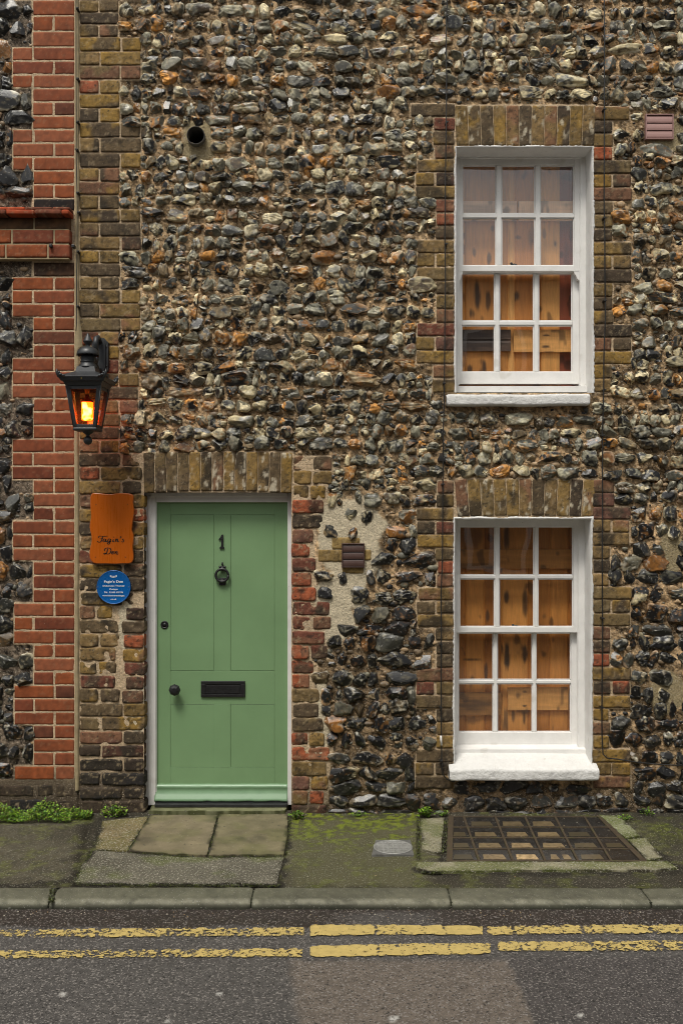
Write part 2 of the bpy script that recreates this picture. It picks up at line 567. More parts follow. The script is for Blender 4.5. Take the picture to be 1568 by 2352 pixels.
STOCK = A((108, 88, 54), (94, 79, 58), (128, 104, 62), (82, 69, 53), (120, 98, 64), (104, 76, 58), (70, 59, 47), (132, 108, 72), k=1.12)
STOCKW = [0.16, 0.2, 0.14, 0.16, 0.08, 0.10, 0.12, 0.04]
BLOT = A((70, 60, 48), (136, 108, 54), (106, 90, 62), (50, 45, 38), (122, 88, 66), k=1.12)
REDOLD = A((138, 78, 54), (108, 66, 52), (150, 82, 54), (104, 74, 62), k=1.08)
REDN = A((138, 76, 46), (144, 84, 56), (132, 72, 46), (142, 76, 42), (124, 66, 44), (104, 60, 42), k=0.94)


def stock(p=None):
    return STOCK[rng.choice(len(STOCK), p=STOCKW if p is None else p)], BLOT[rng.integers(len(BLOT))]


def row(B, xa, xb, ya, yb, flip, kind='stock', redp=0.0, joint=4.5, **kw):
    """fill a course from xa to xb with stretchers (92) and headers (44)"""
    wd = xb - xa
    n = max(1, int(round(wd / 48)))
    unit = (wd + joint) / n
    if n == 1: pat = [1]
    elif n == 2: pat = [2] if flip else [1, 1]
    elif n == 3: pat = [2, 1] if flip else [1, 2]
    else:
        pat = []; left = n; f = flip
        while left > 0:
            t = 2 if (f or left == 1) else 1
            t = min(t, left); pat.append(t); left -= t; f = not f
    x = xa
    for t in pat:
        x1 = x + unit * t - joint
        j = rng.normal(0, 0.7, 4)
        if kind == 'stock':
            if rng.random() < redp:
                c, b = REDOLD[rng.integers(4)], BLOT[[0, 3, 4][rng.integers(3)]]
            else:
                c, b = stock()
            kw2 = dict(rnd=0.0022, rough=0.0022, ero=0.3); kw2.update(kw)
            B.brick(x + j[0], x1 + j[1], ya + 1.6 + j[2] * .7, yb - 1.8 + j[3] * .7, c, blotch=b, ang=rng.normal(0, 0.006), **kw2)
        elif kind == 'dark':
            c = A((48, 42, 36), (62, 52, 42), (40, 38, 37), (72, 50, 40), k=1.2)[rng.integers(4)]
            B.brick(x + j[0], x1 + j[1], ya + 2 + j[2], yb - 2 + j[3], c, blotch=BLOT[[0, 3][rng.integers(2)]], rnd=0.008, rough=0.0045,
                    ang=rng.normal(0, 0.015), ero=.3)
        else:
            c = REDN[rng.choice(6, p=[.25, .2, .2, .15, .12, .08])]
            kw2 = dict(rnd=0.0015, rough=0.0007, yf=-0.0005); kw2.update(kw)
            B.brick(x + j[0] * .3, x1 + j[1] * .3, ya + 1.7, yb - 1.7, c, blotch=c * rng.uniform(0.7, 1.12), ang=0, **kw2)
        x = x1 + joint


def courses(B, segs, side, inner, pitch=31.4, kind='stock', **kw):
    """segs: (y0, y1, outer). side -1: outer is left of inner; +1 right"""
    k = 0
    for (y0, y1, outer) in segs:
        n = max(1, int(round((y1 - y0) / pitch)))
        for i in range(n):
            ya, yb = y0 + (y1 - y0) * i / n, y0 + (y1 - y0) * (i + 1) / n
            o = outer + rng.normal(0, 1.2) * (0 if kind == 'red' else 1)
            xa, xb = (o, inner) if side < 0 else (inner, o)
            row(B, xa, xb, ya, yb, (k % 2 == 0), kind, **kw)
            BRICKZONE.append((xa - 3, xb + 3, ya - 1, yb + 1))
            k += 1


def arch(B, x0, x1, y0, y1, n, splay=0.10, camber=0.0, white=0.0):
    pitch = (x1 - x0) / n
    for i in range(n):
        cx = x0 + pitch * (i + 0.5)
        t = (i + 0.5) / n * 2 - 1
        up = camber * (1 - t * t)
        c, b = stock([.22, .12, .22, .12, .14, .08, .06, .04])
        B.brick(cx - pitch / 2 + 1.1, cx + pitch / 2 - 1.1, y0 - up * 0.4, y1 - up, c, blotch=b, ang=t * splay, rnd=0.0022, rough=0.0022, yf=-0.004, eff=white)
    BRICKZONE.append((x0 - 3, x1 + 3, y0 - 3, y1 + 2))
    BLOCK.append((x0 - 2, x1 + 2, y0 - 3, y1))


# ------------------------------------------------------------------ the cottage
cottage = empty('flint_cottage', (0, 0, 0), 'flint cottage with yellow brick quoins, green door and white sash windows', 'house')
neigh = empty('brick_house', at(20, 1870, 0), 'neighbouring house of dark flint with red brick quoins left of the lantern', 'house')

# left quoin of the cottage
q = Bricks()
segs = []
y = EXT_T
pat_y = [-285, -190, -95, 0, 85, 183, 281, 386, 480, 575, 665, 762, 858, 950, 1040]
outs = [325, 275, 325, 273, 323, 274, 324, 274, 323, 273, 322, 273, 318, 274]
segs = [(pat_y[i], pat_y[i + 1], outs[i]) for i in range(len(outs))]
courses(q, segs, +1, 184, pitch=32.0, redp=0.10)
for i in range(24):                                   # beside the door: older, rougher, redder
    ya = 1040 + i * 31.9
    xb = 325 if ya < 1130 else 331
    if i >= 11 and i < 18:
        row(q, 184, 262 + rng.uniform(-6, 12), ya, ya + 31.9, i % 2 == 0, redp=0.2, rough=0.0042, ero=0.8)
        row(q, 286 + rng.uniform(-6, 4), xb, ya + 3, ya + 34, False, redp=0.6, rough=0.0042, ero=0.8)
    else:
        row(q, 184, xb, ya, ya + 31.9, i % 2 == 0, kind='dark' if i > 20 else 'stock', **({} if i > 20 else dict(redp=0.12, rough=0.0042, ero=0.8)))
    BRICKZONE.append((181, 334, ya - 1, ya + 33))
row(q, 184, 330, 1806, 1838, True, kind='dark')
row(q, 188, 334, 1838, 1872, False, kind='dark')
BRICKZONE.append((181, 334, 1800, 1880))
BLOCK.append((160, 336, 1000 + 40, 1880))
q.build('quoin', M['brick'], cottage)

# brickwork right of the door
q = Bricks()
ends = [762, 760, 745, 742, 735, 716, 712, 728, 715, 726, 755, 757, 740, 752, 717, 710, 735, 728, 742, 742, 752, 748, 750, 745]
for i in range(24):
    ya = 1047 + i * 33.4
    redp = 0.08 if i < 3 else (0.8 if i < 16 else 0.35)
    nb = True if i in (3, 4, 6, 8, 10, 12, 15, 18, 20, 21) else False
    row(q, 671 if i > 2 else 674, ends[i] + rng.uniform(-4, 4), ya, ya + 33.4, nb, redp=redp, rough=0.0045, ero=0.8, joint=4.5)
    BRICKZONE.append((668, ends[i] + 12, ya - 1, ya + 34))
row(q, 671, 750, 1847, 1874, True, kind='dark')
q.build('quoin', M['brick'], cottage)

# beside the windows
q = Bricks()
WL = [(238, 269, 944), (269, 365, 996), (365, 458, 956), (458, 550, 1001), (550, 645, 958), (645, 742, 1001), (742, 837, 957), (837, 902, 995)]
courses(q, WL, -1, 1043, redp=0.14)
q.build('quoin', M['brick'], cottage); q = Bricks()
WR = [(244, 277, 1446), (277, 368, 1405), (368, 462, 1448), (462, 555, 1405), (555, 650, 1448), (650, 745, 1405), (745, 837, 1449), (837, 902, 1404)]
courses(q, WR, +1, 1363, redp=0.08)
q.build('quoin', M['brick'], cottage); q = Bricks()
LL = [(1103, 1166, 1003), (1166, 1258, 958), (1258, 1349, 1003), (1349, 1441, 959), (1441, 1535, 1002), (1535, 1628, 958), (1628, 1720, 1003), (1720, 1812, 955)]
courses(q, LL, -1, 1041, redp=0.05)
q.build('quoin', M['brick'], cottage); q = Bricks()
LR = [(1101, 1164, 1409), (1164, 1254, 1445), (1254, 1347, 1398), (1347, 1439, 1446), (1439, 1532, 1398), (1532, 1627, 1446), (1627, 1720, 1398), (1720, 1812, 1446)]
courses(q, LR, +1, 1361, redp=0.10)
q.build('quoin', M['brick'], cottage)

for (a, b_, c, d, n, sp, cam_) in ((329, 671, 1040, 1133, 13, 0.02, 6), (1045, 1366, 243, 334, 11, 0.05, 0), (1046, 1366, 1102, 1187, 11, 0.09, 3)):
    q = Bricks()
    arch(q, a, b_, c, d, n, sp, cam_, white=.85)
    q.build('brick_arch', M['brick'], cottage)
# few loose bricks in the cement patch by the vent
q = Bricks()
for (a, b_, c, d) in ((762, 826, 1235, 1262), (731, 790, 1263, 1290), (836, 852, 1262, 1287), (786, 834, 1300, 1318)):
    q.brick(a, b_, c, d, A((138, 116, 72), k=1.3)[0], blotch=A((112, 92, 56), k=1.3)[0], rough=0.002, yf=0.0)
q.build('brick_infill', M['brick'], cottage)

BLOCK += [(1035, 1370, 330, 906), (1020, 1362, 900, 936), (1030, 1370, 1185, 1772), (1028, 1380, 1764, 1800), (331, 672, 1120, 1880)]
BLOCK += [(425, 480, 286, 338), (1478, 1550, 256, 324), (780, 842, 1243, 1308)]

# ------------------------------------------------------------------ neighbour brickwork
q = Bricks()
pr = [(-185, -90, 78), (-90, 0, 30), (0, 108, 77), (108, 203, 30), (203, 297, 77), (297, 392, 31), (392, 456, 78)]
courses(q, pr, -1, 171, pitch=31.8, kind='red')
q.brick(79, 171, 458, 483, lin(42, 32, 28), blotch=lin(24, 20, 20), rnd=.003, rough=.001)
q.build('quoin', M['redbrick'], neigh)
q = Bricks()
q.brick(79, 171, 604, 634, lin(84, 58, 40), blotch=lin(56, 42, 32), rnd=.003, rough=.001)  # brick coloured darker for the shade beneath the band
BRICKZONE.append((74, 174, 452, 640))
pr = [(636, 729, 30), (729, 822, 78), (822, 915, 30), (915, 1008, 78), (1008, 1102, 30), (1102, 1196, 78), (1196, 1290, 31), (1290, 1385, 78),
      (1385, 1480, 33), (1480, 1574, 79), (1574, 1666, 34), (1666, 1759, 79), (1759, 1792, 35)]
courses(q, pr, -1, 171, pitch=31.4, kind='red')
q.build('quoin', M['redbrick'], neigh)
q = Bricks()
row(q, -10, 171, 1800, 1832, True, kind='dark'); row(q, -30, 173, 1834, 1874, False, kind='dark')
for k in range(5):
    row(q, -30 - 84 * (k + 1), -34 - 84 * k, 1834, 1874, k % 2 == 0, kind='dark')
BRICKZONE.append((-10, 180, 1790, 1880))
q.build('plinth', M['brick'], neigh)
BLOCK.append((EXT_L, 172, 478, 606))
BLOCK.append((171, 184, EXT_T, 1880))
# projecting band: two courses of brick, recessed course coloured dark for the coping's shade, tile coping
q = Bricks()
for (ya, yb, off) in ((532, 565.5, 0.2), (565.5, 598, 1.0)):
    x = EXT_L - 20 * off
    while x < 166:
        wd = [92, 45][rng.integers(2)]
        x1 = min(x + wd, 166)
        if 166 - x1 < 30: x1 = 166
        c = REDN[rng.choice(6, p=[.25, .3, .2, .15, .06, .04])]
        q.brick(x, x1, ya + 1.5, yb - 1.8, c, blotch=c * 0.85, rnd=0.004, rough=0.001, yf=-0.052, back=0.02, clear=None)
        x = x1 + 4
for i in range(8):
    x1 = 164 - i * 84
    q.brick(x1 - 80, x1, 503, 530, A((92, 66, 44), k=1.2)[0], blotch=A((66, 50, 36), k=1.2)[0], rnd=0.004, rough=0.001, yf=-0.030, back=0.02, clear=None)
q.build('string_course', M['redbrick'], neigh)
b = MB()
x0, x1 = at(EXT_L, 0)[0], at(163, 0)[0]
b.box(x0, x1, -0.046, 0.02, at(0, 599.5)[2], at(0, 531)[2])
b.box(x0, x1, -0.025, 0.02, at(0, 530.9)[2], at(0, 503)[2])
o = b.build('band_bedding', M['lead'], neigh)
q = Bricks()
for k, (ya, yb, yf, sh) in enumerate(((485, 492, -0.085, 0), (492.5, 503, -0.10, 37))):
    x = EXT_L - sh
    while x < 168:
        x1_ = min(x + 62 + rng.uniform(-3, 3), 169)
        c = A((150, 66, 36), (128, 60, 38), (104, 58, 40), k=1.25)[rng.integers(3)]
        q.brick(x, x1_, ya, yb, c, blotch=c * 0.7, rnd=0.003, rough=0.0016, yf=yf, back=0.02, clear=None, ang=rng.normal(0, 0.008))
        x = x1_ + 1.5
q.build('coping_tiles', M['redbrick'], neigh)

for (a_, c_) in ((118, 565), (205 - 36, 566)):
    b = MB(); p_ = at(a_, c_, -.06); b.box(p_[0] - .009, p_[0] + .009, -.075, -.03, p_[2] - .010, p_[2] + .010, .003); b.build('iron_peg', M['black'], neigh)
# cement fillet between the houses
n = 520
zz = np.linspace(at(0, 1815)[2], at(0, EXT_T)[2], n)
ring = []
xs = np.array([171.5, 173, 177, 180.5, 183.5])
ys = np.array([0.02, -0.006, -0.010, -0.007, 0.02])
V = np.zeros((n, 5, 3))
for k in range(5):
    P = np.stack([np.full(n, xs[k] * .1), zz * 0, zz], -1)
    wob = (fbm(P, 5, 3, 5) - 0.5) * (6 if k > 2 else 2.4) + np.where((zz < at(0, 700)[2]) & (zz > at(0, 800)[2]) & (k > 2), 9 * sst(0, 1, (at(0, 700)[2] - zz) * 4), 0)
    V[:, k, 0] = (xs[k] + wob - 784) / S
    V[:, k, 1] = ys[k] + (fbm(P, 20, 2, 8) - 0.5) * 0.006 * (1 if 0 < k < 4 else 0)
    V[:, k, 2] = zz
i = np.arange(n * 5).reshape(n, 5)
Fc = np.stack([i[:-1, :-1], i[:-1, 1:], i[1:, 1:], i[1:, :-1]], -1).reshape(-1, 4)
mesh_np('cement_fillet', V.reshape(-1, 3), [Fc], M['lead'], parent=cottage)

# ------------------------------------------------------------------ flints
bm = bmesh.new(); bmesh.ops.create_icosphere(bm, subdivisions=4, radius=1)
_V = np.array([v.co[:] for v in bm.verts]); _F = np.array([[v.index for v in f.verts] for f in bm.faces]); bm.free()
keep = _V[:, 1] < 0.35
fk = keep[_F].all(1)
_F = _F[fk]; used = np.unique(_F); remap = -np.ones(len(_V), int); remap[used] = np.arange(len(used)); _V = _V[used]; _F = remap[_F]
bm = bmesh.new(); bmesh.ops.create_icosphere(bm, subdivisions=2, radius=1)
_V2 = np.array([v.co[:] for v in bm.verts]); _F2 = np.array([[v.index for v in f.verts] for f in bm.faces]); bm.free()


def free_intervals(y0, y1, xa, xb):
    iv = [(xa, xb)]
    h = y1 - y0
    for (bx0, bx1, by0, by1) in BLOCK:
        ov = min(y1, by1) - max(y0, by0)
        if ov > 0.22 * h:
            nv = []
            for (a, b) in iv:
                if bx1 <= a or bx0 >= b: nv.append((a, b)); continue
                if bx0 > a: nv.append((a, bx0))
                if bx1 < b: nv.append((bx1, b))
            iv = nv
    return [(a, b) for a, b in iv if b - a > 13]


PATCH = [(805, 1245, 84, 100), (785, 1360, 66, 50), (775, 1415, 38, 70), (455, 325, 42, 44), (1535, 1590, 45, 50), (1530, 310, 42, 46), (292, 1440, 22, 60), (318, 1620, 24, 60), (1540, 1265, 26, 60), (738, 1680, 18, 130)]


def zone_b(px, py):
    """0 = upper mixed flints, 1 = lower black flints"""
    if px < 180: return 1.0
    t = (py - (1120 - 0.16 * (px - 760))) / 160.0
    if px > 1380: t = (py - 1080) / 160.0
    return min(1, max(0, t))


def layout(xa, xb, ya, yb, seed, left=False):
    r = np.random.default_rng(seed)
    st = []
    y = ya
    ri = 0
    while y < yb - 12:
        zb = zone_b(20 if left else 1100, y)
        pitch = (31.5 if not left else 36) + 5.5 * zb + r.uniform(-2.5, 2.5)
        if y > 1750: pitch = 33
        if y + pitch > yb: pitch = yb - y
        for (a, b) in free_intervals(y + 2, y + pitch - 2, xa, xb):
            x = a + r.uniform(-3, 3)
            while x < b - 10:
                z_ = zone_b(x if not left else 20, y)
                patch = any(((x - p[0]) / p[2]) ** 2 + ((y + pitch / 2 - p[1]) / p[3]) ** 2 < 1 for p in PATCH)
                wd = float(np.clip(r.lognormal(math.log(32 + 11 * z_), 0.34), 16, 84))
                if y > 1740: wd = float(np.clip(r.lognormal(math.log(50), 0.25), 26, 84))
                gap = (1.5 + 1.5 * z_) * r.uniform(0.3, 1.7)
                if b - (x + wd) < 16: wd = b - x
                if patch:
                    if r.random() < 0.28: x += wd * 0.8; continue
                    gap += 4
                hh = pitch * r.uniform(0.84, 1.22) * (0.98 - 0.02 * z_)
                wob = 5 * math.sin(x / 120.0 + ri * 1.3) + r.uniform(-2.5, 2.5)
                cy = y + pitch / 2 + wob * (0.5 if y > 1740 else 1)
                if wd < 30 and r.random() < 0.3 and not patch:     # two small ones stacked
                    st.append((x + wd / 2, cy - hh * 0.25, wd * 1.06, hh * 0.52, z_))
                    st.append((x + wd / 2 + r.uniform(-3, 3), cy + hh * 0.25, wd * 0.98, hh * 0.5, z_))
                else:
                    st.append((x + wd / 2, cy, (wd - gap) * 1.10, hh * 1.04, z_))
                x += wd
        y += pitch
        ri += 1
    return np.array(st)


def flint_mesh(name, st, seed, parent, chips):
    r = np.random.default_rng(seed)
    n = len(st)
    Vb = _V[None]                                         # 1,N,3
    dirs = Vb
    # lumpy radius
    rad = np.ones((n, _V.shape[0]))
    zb = st[:, 4]
    for f, a in ((1.3, 0.17), (2.4, 0.10), (4.5, 0.06), (9.0, 0.035)):
        for _ in range(2):
            k = r.normal(size=(n, 3)) * f
            ph = r.uniform(0, 6.28, n)
            rad += a * np.sin(np.einsum('nk,mk->nm', k, _V) + ph[:, None])
    pexp = 2.5
    pexp = 2.9
    p = (np.abs(_V) ** pexp).sum(1) ** (-1 / pexp)
    V = dirs * (rad * p[None])[..., None]
    cutamt = np.zeros((n, _V.shape[0]))
    for c in range(6):
        nn = r.normal(size=(n, 3)); nn[:, 1] = -np.abs(nn[:, 1]) * (1.5 if c < 2 else 0.8) - 0.15
        nn /= np.linalg.norm(nn, axis=1)[:, None]
        d = r.uniform(0.56, 1.02, n) + np.where(r.random(n) < 0.55 - 0.35 * zb, 0.5, 0)
        s = np.einsum('nmk,nk->nm', V, nn)
        ex = np.clip(s - d[:, None], 0, None)
        # conchoidal: slightly hollow
        V = V - nn[:, None, :] * (ex * 0.93)[..., None]
        cutamt = np.maximum(cutamt, sst(0.0, 0.05, ex))
    sx = st[:, 2] / S / 2 * (1.03 + .07 * zb); sz = st[:, 3] / S / 2 * (1.03 + .07 * zb)
    # fit the outline to its slot
    mx = np.abs(V[..., 0]).max(1); mz = np.abs(V[..., 2]).max(1)
    V[..., 0] *= (sx / mx)[:, None]; V[..., 2] *= (sz / mz)[:, None]
    dep = np.clip(np.minimum(sx, sz) * r.uniform(0.6, 1.0, n), .017, .034)
    V[..., 1] *= dep[:, None] * 0.95
    an = r.normal(0, 0.22, n) * np.clip(1.6 - sx / sz, 0.2, 1)
    ca, sa = np.cos(an)[:, None], np.sin(an)[:, None]
    x, z = V[..., 0] * ca + V[..., 2] * sa, -V[..., 0] * sa + V[..., 2] * ca
    X = (st[:, 0] - 784)[:, None] / S + x
    Z = CZ + (1176 - st[:, 1])[:, None] / S + z
    yo = 0.009 + 0.002 * zb + r.uniform(-0.006, 0.006, n)
    Y = yo[:, None] + V[..., 1]
    W = np.stack([X, Y, Z], -1)
    # colours
    CORT = A((152, 148, 126), (188, 174, 136), (116, 114, 100), (212, 198, 160), (196, 138, 66), (160, 110, 56), (126, 108, 78), (70, 68, 62), k=1.05)
    CORE = A((66, 66, 60), (96, 94, 82), (34, 34, 34), (21, 21, 22), (80, 66, 46), (122, 118, 100), (136, 92, 46), k=0.92)
    pw_u = np.array([.22, .22, .13, .12, .075, .045, .11, .08]); pw_l = np.array([.07, .035, .13, .01, .03, .03, .215, .48])
    pc_u = np.array([.18, .14, .27, .21, .06, .11, .03]); pc_l = np.array([.10, .03, .38, .44, .02, .02, .01])
    def pick(pu, pl):
        out = np.zeros(n, int)
        for i in range(n):
            q_ = pu * (1 - zb[i]) + pl * zb[i]
            out[i] = r.choice(len(q_), p=q_ / q_.sum())
        return out
    ci, ki = pick(pw_u, pw_l), pick(pc_u, pc_l)
    ki = np.where((ci == 4) & (r.random(n) < .6), 6, ki)
    c1, c2 = CORT[ci] * r.uniform(.8, 1.2, (n, 1)), CORE[ki] * r.uniform(.75, 1.25, (n, 1))
    c3 = CORT[r.integers(0, 7, n)]
    off = np.repeat(r.uniform(0, 90, (n, 1, 3)), W.shape[1], 1)
    m1 = fbm(W + off, 26, 3, 2)
    m2 = fbm(W + off, 62, 2, 9)
    m3 = fbm(W + off, 38, 3, 15)
    bias = (-0.02 + 0.16 * zb)[:, None] + r.uniform(-0.13, 0.13, (n, 1))
    fac = sst(0.42, 0.56, m1 + bias + .05 * zb[:, None] + (cutamt - 0.4) * 0.22)
    C = c1[:, None, :] * (1 - fac[..., None]) + c2[:, None, :] * fac[..., None]
    f3 = (sst(0.60, 0.68, m2) * (0.6 - 0.35 * zb[:, None]))[..., None]
    C = C * (1 - f3) + c3[:, None, :] * f3
    C = C * (0.40 + 1.2 * m3)[..., None]
    rr_ = (V[..., 0] / sx[:, None]) ** 2 + (V[..., 2] / sz[:, None]) ** 2
    rm_ = (sst(.50, .72, rr_ * .8 + (m1 - .5) * .9) * np.where(r.random(n) < .5 - .25 * zb, 1, .12)[:, None] * .8)[..., None]
    C = C * (1 - rm_) + (c3[:, None, :] * .55 + np.array([.42, .39, .31]) * .45) * rm_ * (0.55 + .9 * m3)[..., None]
    m4 = fbm(W + off, 95, 2, 23)
    C = C * (0.35 + 1.3 * m4)[..., None]
    C = C * r.uniform(.5, 1.2, (n, 1, 1))
    rim = (sst(.60, .66, m3) * (1 - cutamt) * .55)[..., None]; C = C * (1 - rim) + np.array([.50, .46, .36]) * rim
    alpha = 0.15 + 0.85 * (1 - fac)
    # low stones are dirty and damp
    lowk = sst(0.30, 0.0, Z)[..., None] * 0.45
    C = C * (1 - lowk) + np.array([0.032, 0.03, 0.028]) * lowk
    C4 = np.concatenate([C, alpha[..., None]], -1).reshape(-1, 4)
    m = W.shape[1]
    Fc = (_F[None] + (np.arange(n) * m)[:, None, None]).reshape(-1, 3)
    Vall, Fall, Call = [W.reshape(-1, 3)], [Fc], [C4]
    base = n * m
    # small chips pressed into the joints
    q_ = len(chips)
    W2 = np.repeat(_V2[None], q_, 0)
    rd = 1 + 0.25 * np.sin(np.einsum('nk,mk->nm', r.normal(size=(q_, 3)) * 2.5, _V2))
    W2 = W2 * rd[..., None]
    sz_ = r.uniform(1.6, 4.2, (q_, 1)) * np.where(r.random((q_, 1)) < .22, 1.8, 1) / S * np.ones((1, 3)); sz_[:, 0] *= r.uniform(.8, 1.9, q_); sz_[:, 1] *= 0.7
    W2 = W2 * sz_[:, None, :] + np.stack([(chips[:, 0] - 784) / S, 0.008 * np.ones(q_), CZ + (1176 - chips[:, 1]) / S], -1)[:, None, :]
    cc = np.where(r.random((q_, 1)) < np.where(chips[:, 1:2] > 1150, .55, .35), CORE[r.integers(0, 6, q_)], np.array(lin(170, 144, 110, k=1.1)) * r.uniform(.25, .95, (q_, 1)))
    C2 = np.concatenate([np.repeat(cc[:, None], W2.shape[1], 1), np.full((q_, W2.shape[1], 1), .6)], -1)
    Vall.append(W2.reshape(-1, 3)); Call.append(C2.reshape(-1, 4))
    Fall.append((_F2[None] + (np.arange(q_) * len(_V2))[:, None, None]).reshape(-1, 3) + base)
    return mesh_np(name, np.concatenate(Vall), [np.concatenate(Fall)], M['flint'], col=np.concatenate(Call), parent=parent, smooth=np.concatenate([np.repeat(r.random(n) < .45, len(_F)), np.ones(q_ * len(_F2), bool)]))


def chips_in(xa, xb, ya, yb, n, seed):
    r = np.random.default_rng(seed)
    P = np.stack([r.uniform(xa, xb, n), r.uniform(ya, yb, n)], -1)
    ok = np.ones(n, bool)
    for p in PATCH: ok &= (((P[:, 0] - p[0]) / p[2]) ** 2 + ((P[:, 1] - p[1]) / p[3]) ** 2) > 1.3
    for (a, b, c, d) in BLOCK:
        ok &= ~((P[:, 0] > a - 4) & (P[:, 0] < b + 4) & (P[:, 1] > c - 4) & (P[:, 1] < d + 4))
    return P[ok]


stA = layout(184, EXT_R, EXT_T, 1874, 5)
stB = layout(EXT_L, 171, EXT_T, 1836, 6, left=True)
flint_mesh('flint_facing', stA, 21, cottage, chips_in(270, EXT_R, EXT_T, 1740, 12000, 3))
flint_mesh('flint_facing', stB, 22, neigh, chips_in(EXT_L, 78, EXT_T, 1790, 1400, 4))


# ------------------------------------------------------------------ mortar sheet with openings
def mortar(name, xa, xb, ya, yb, holes, parent, step=3.2, left=False):
    nx, nz = int((xb - xa) / step), int((yb - ya) / step)
    gx = np.linspace(xa, xb, nx + 1); gy = np.linspace(ya, yb, nz + 1)
    for (a, b, c, d) in holes:                # snap grid lines to the openings
        for v_ in (a, b): gx[np.argmin(abs(gx - v_))] = v_
        for v_ in (c, d): gy[np.argmin(abs(gy - v_))] = v_
    PX, PY = np.meshgrid(gx, gy, indexing='ij')
    P = np.stack([PX / S, PX * 0, PY / S], -1)
    bz = np.zeros(PX.shape)
    for (a, b, c, d) in BRICKZONE:
        i0, i1 = np.searchsorted(gx, a), np.searchsorted(gx, b)
        j0, j1 = np.searchsorted(gy, c), np.searchsorted(gy, d)
        bz[i0:i1, j0:j1] = 1
    n1 = fbm(P, 9, 3, 1); n2 = fbm(P, 45, 3, 4); n3 = fbm(P, 2.0, 3, 6)
    Y = 0.009 - (n1 - .5) * 0.018 - (n2 - .5) * 0.024
    Yb = 0.0040 - (n2 - .5) * 0.007 + (n1 - .5) * 0.004
    if left: Yb = 0.0012 - (n2 - .5) * .002
    Y = Y * (1 - bz) + Yb * bz
    pm = np.zeros(PX.shape)
    for (cx, cy, rx, ry) in PATCH:
        dd = ((PX - cx) / rx) ** 2 + ((PY - cy) / ry) ** 2
        pm = np.maximum(pm, sst(1.15, 0.8, dd + (n1 - .5) * 1.4))
    Y = Y * (1 - pm) + (0.005 - (n2 - .5) * 0.006 - (n1 - .5) * .006) * pm
    c_f = np.array(lin(166, 140, 106, k=1.12)); c_d = np.array(lin(96, 78, 54, k=1.0)); c_o = np.array(lin(184, 154, 116, k=1.15))
    c_b = np.array(lin(184, 162, 132, k=1.2)); c_p = np.array(lin(190, 178, 152, k=1.25)); c_p2 = np.array(lin(150, 136, 104, k=1.1))
    C = c_f * np.ones(PX.shape + (1,))
    k = sst(.52, .68, n3)[..., None]; C = C * (1 - k) + c_o * k
    k = sst(.52, .34, fbm(P, 5, 3, 31))[..., None] * .8; C = C * (1 - k) + c_d * k
    if left: C = C * 0.0 + np.array(lin(104, 92, 78, k=1.1)) * (0.8 + .4 * n1[..., None])
    else:                                        # browner bedding low down right of the door
        k = (sst(1250, 1500, PY) * sst(1010, 960, PX) * .65)[..., None]; C = C * (1 - k) + np.array(lin(88, 74, 56, k=1.05)) * k
    C = C * np.clip(-.35 + 2.6 * fbm(P, 75, 2, 61), .12, 1.9)[..., None]
    C = C * (1 - bz[..., None]) + (c_b * (0.75 + 0.5 * n1[..., None])) * bz[..., None]
    top = (PY < 400) | (PX > 1400)
    C = C * (1 - pm[..., None]) + np.where(top[..., None], c_p2, c_p) * pm[..., None]
    k = (sst(1740, 1860, PY + 60 * (n1 - .5)) * .7)[..., None]; C = C * (1 - k) + np.array(lin(62, 54, 42)) * k
    k = (sst(1745, 1800, PY + 80 * (n1 - .5)) * sst(350, 330, PX) * .75)[..., None]; C = C * (1 - k) + np.array(lin(54, 46, 38)) * k
    V = np.stack([(PX - 784) / S, Y, CZ + (1176 - PY) / S], -1).reshape(-1, 3)
    i = np.arange(V.shape[0]).reshape(nx + 1, nz + 1)
    Fc = np.stack([i[:-1, :-1], i[:-1, 1:], i[1:, 1:], i[1:, :-1]], -1)
    cxm, cym = (gx[:-1] + gx[1:]) / 2, (gy[:-1] + gy[1:]) / 2
    ok = np.ones(Fc.shape[:2], bool)
    for (a, b, c, d) in holes:
        ok &= ~((cxm[:, None] > a) & (cxm[:, None] < b) & (cym[None] > c) & (cym[None] < d))
    ok &= ~((cxm[:, None] - 450.3) ** 2 + (cym[None] - 311.7) ** 2 < 18.5 ** 2)
    Fc = Fc[ok]
    C4 = np.concatenate([C, np.ones(C.shape[:2] + (1,))], -1).reshape(-1, 4)
    return mesh_np(name, V, [Fc], M['mortar'], col=C4, parent=parent)


WIN_U = dict(x0=1046, x1=1360, y0=338, y1=902)
WIN_L = dict(x0=1043, x1=1357, y0=1191, y1=1764)
DOOR = dict(x0=331, x1=669, y0=1131, y1=1872)
holes = [(WIN_U['x0'], WIN_U['x1'], WIN_U['y0'], WIN_U['y1']), (WIN_L['x0'], WIN_L['x1'], WIN_L['y0'], WIN_L['y1']),
         (DOOR['x0'], DOOR['x1'], DOOR['y0'], 1884)]
mortar('wall', 177, EXT_R, EXT_T, 1884, holes, cottage)
mortar('wall', EXT_L, 177, EXT_T, 1884, [], neigh, left=True)

# body of the houses behind the facing
b = MB()
x0, x1, zt = at(177, 0)[0] + .002, at(EXT_R, 0)[0], at(0, EXT_T)[2]
b.box(x0, x1, 0.50, 5.0, -.1, zt)
b.box(x0, x1, 0.025, 0.499, zt - .03, zt + .02)
b.box(x1 - .02, x1 + .002, 0.026, 0.498, -.1, zt - .031)
b.build('house_body', M['dark'], cottage)
b = MB()
xl = at(EXT_L, 0)[0]
b.box(xl, x0 - .004, 0.05, 5.0, -.1, zt)
b.build('house_body', M['dark'], neigh)


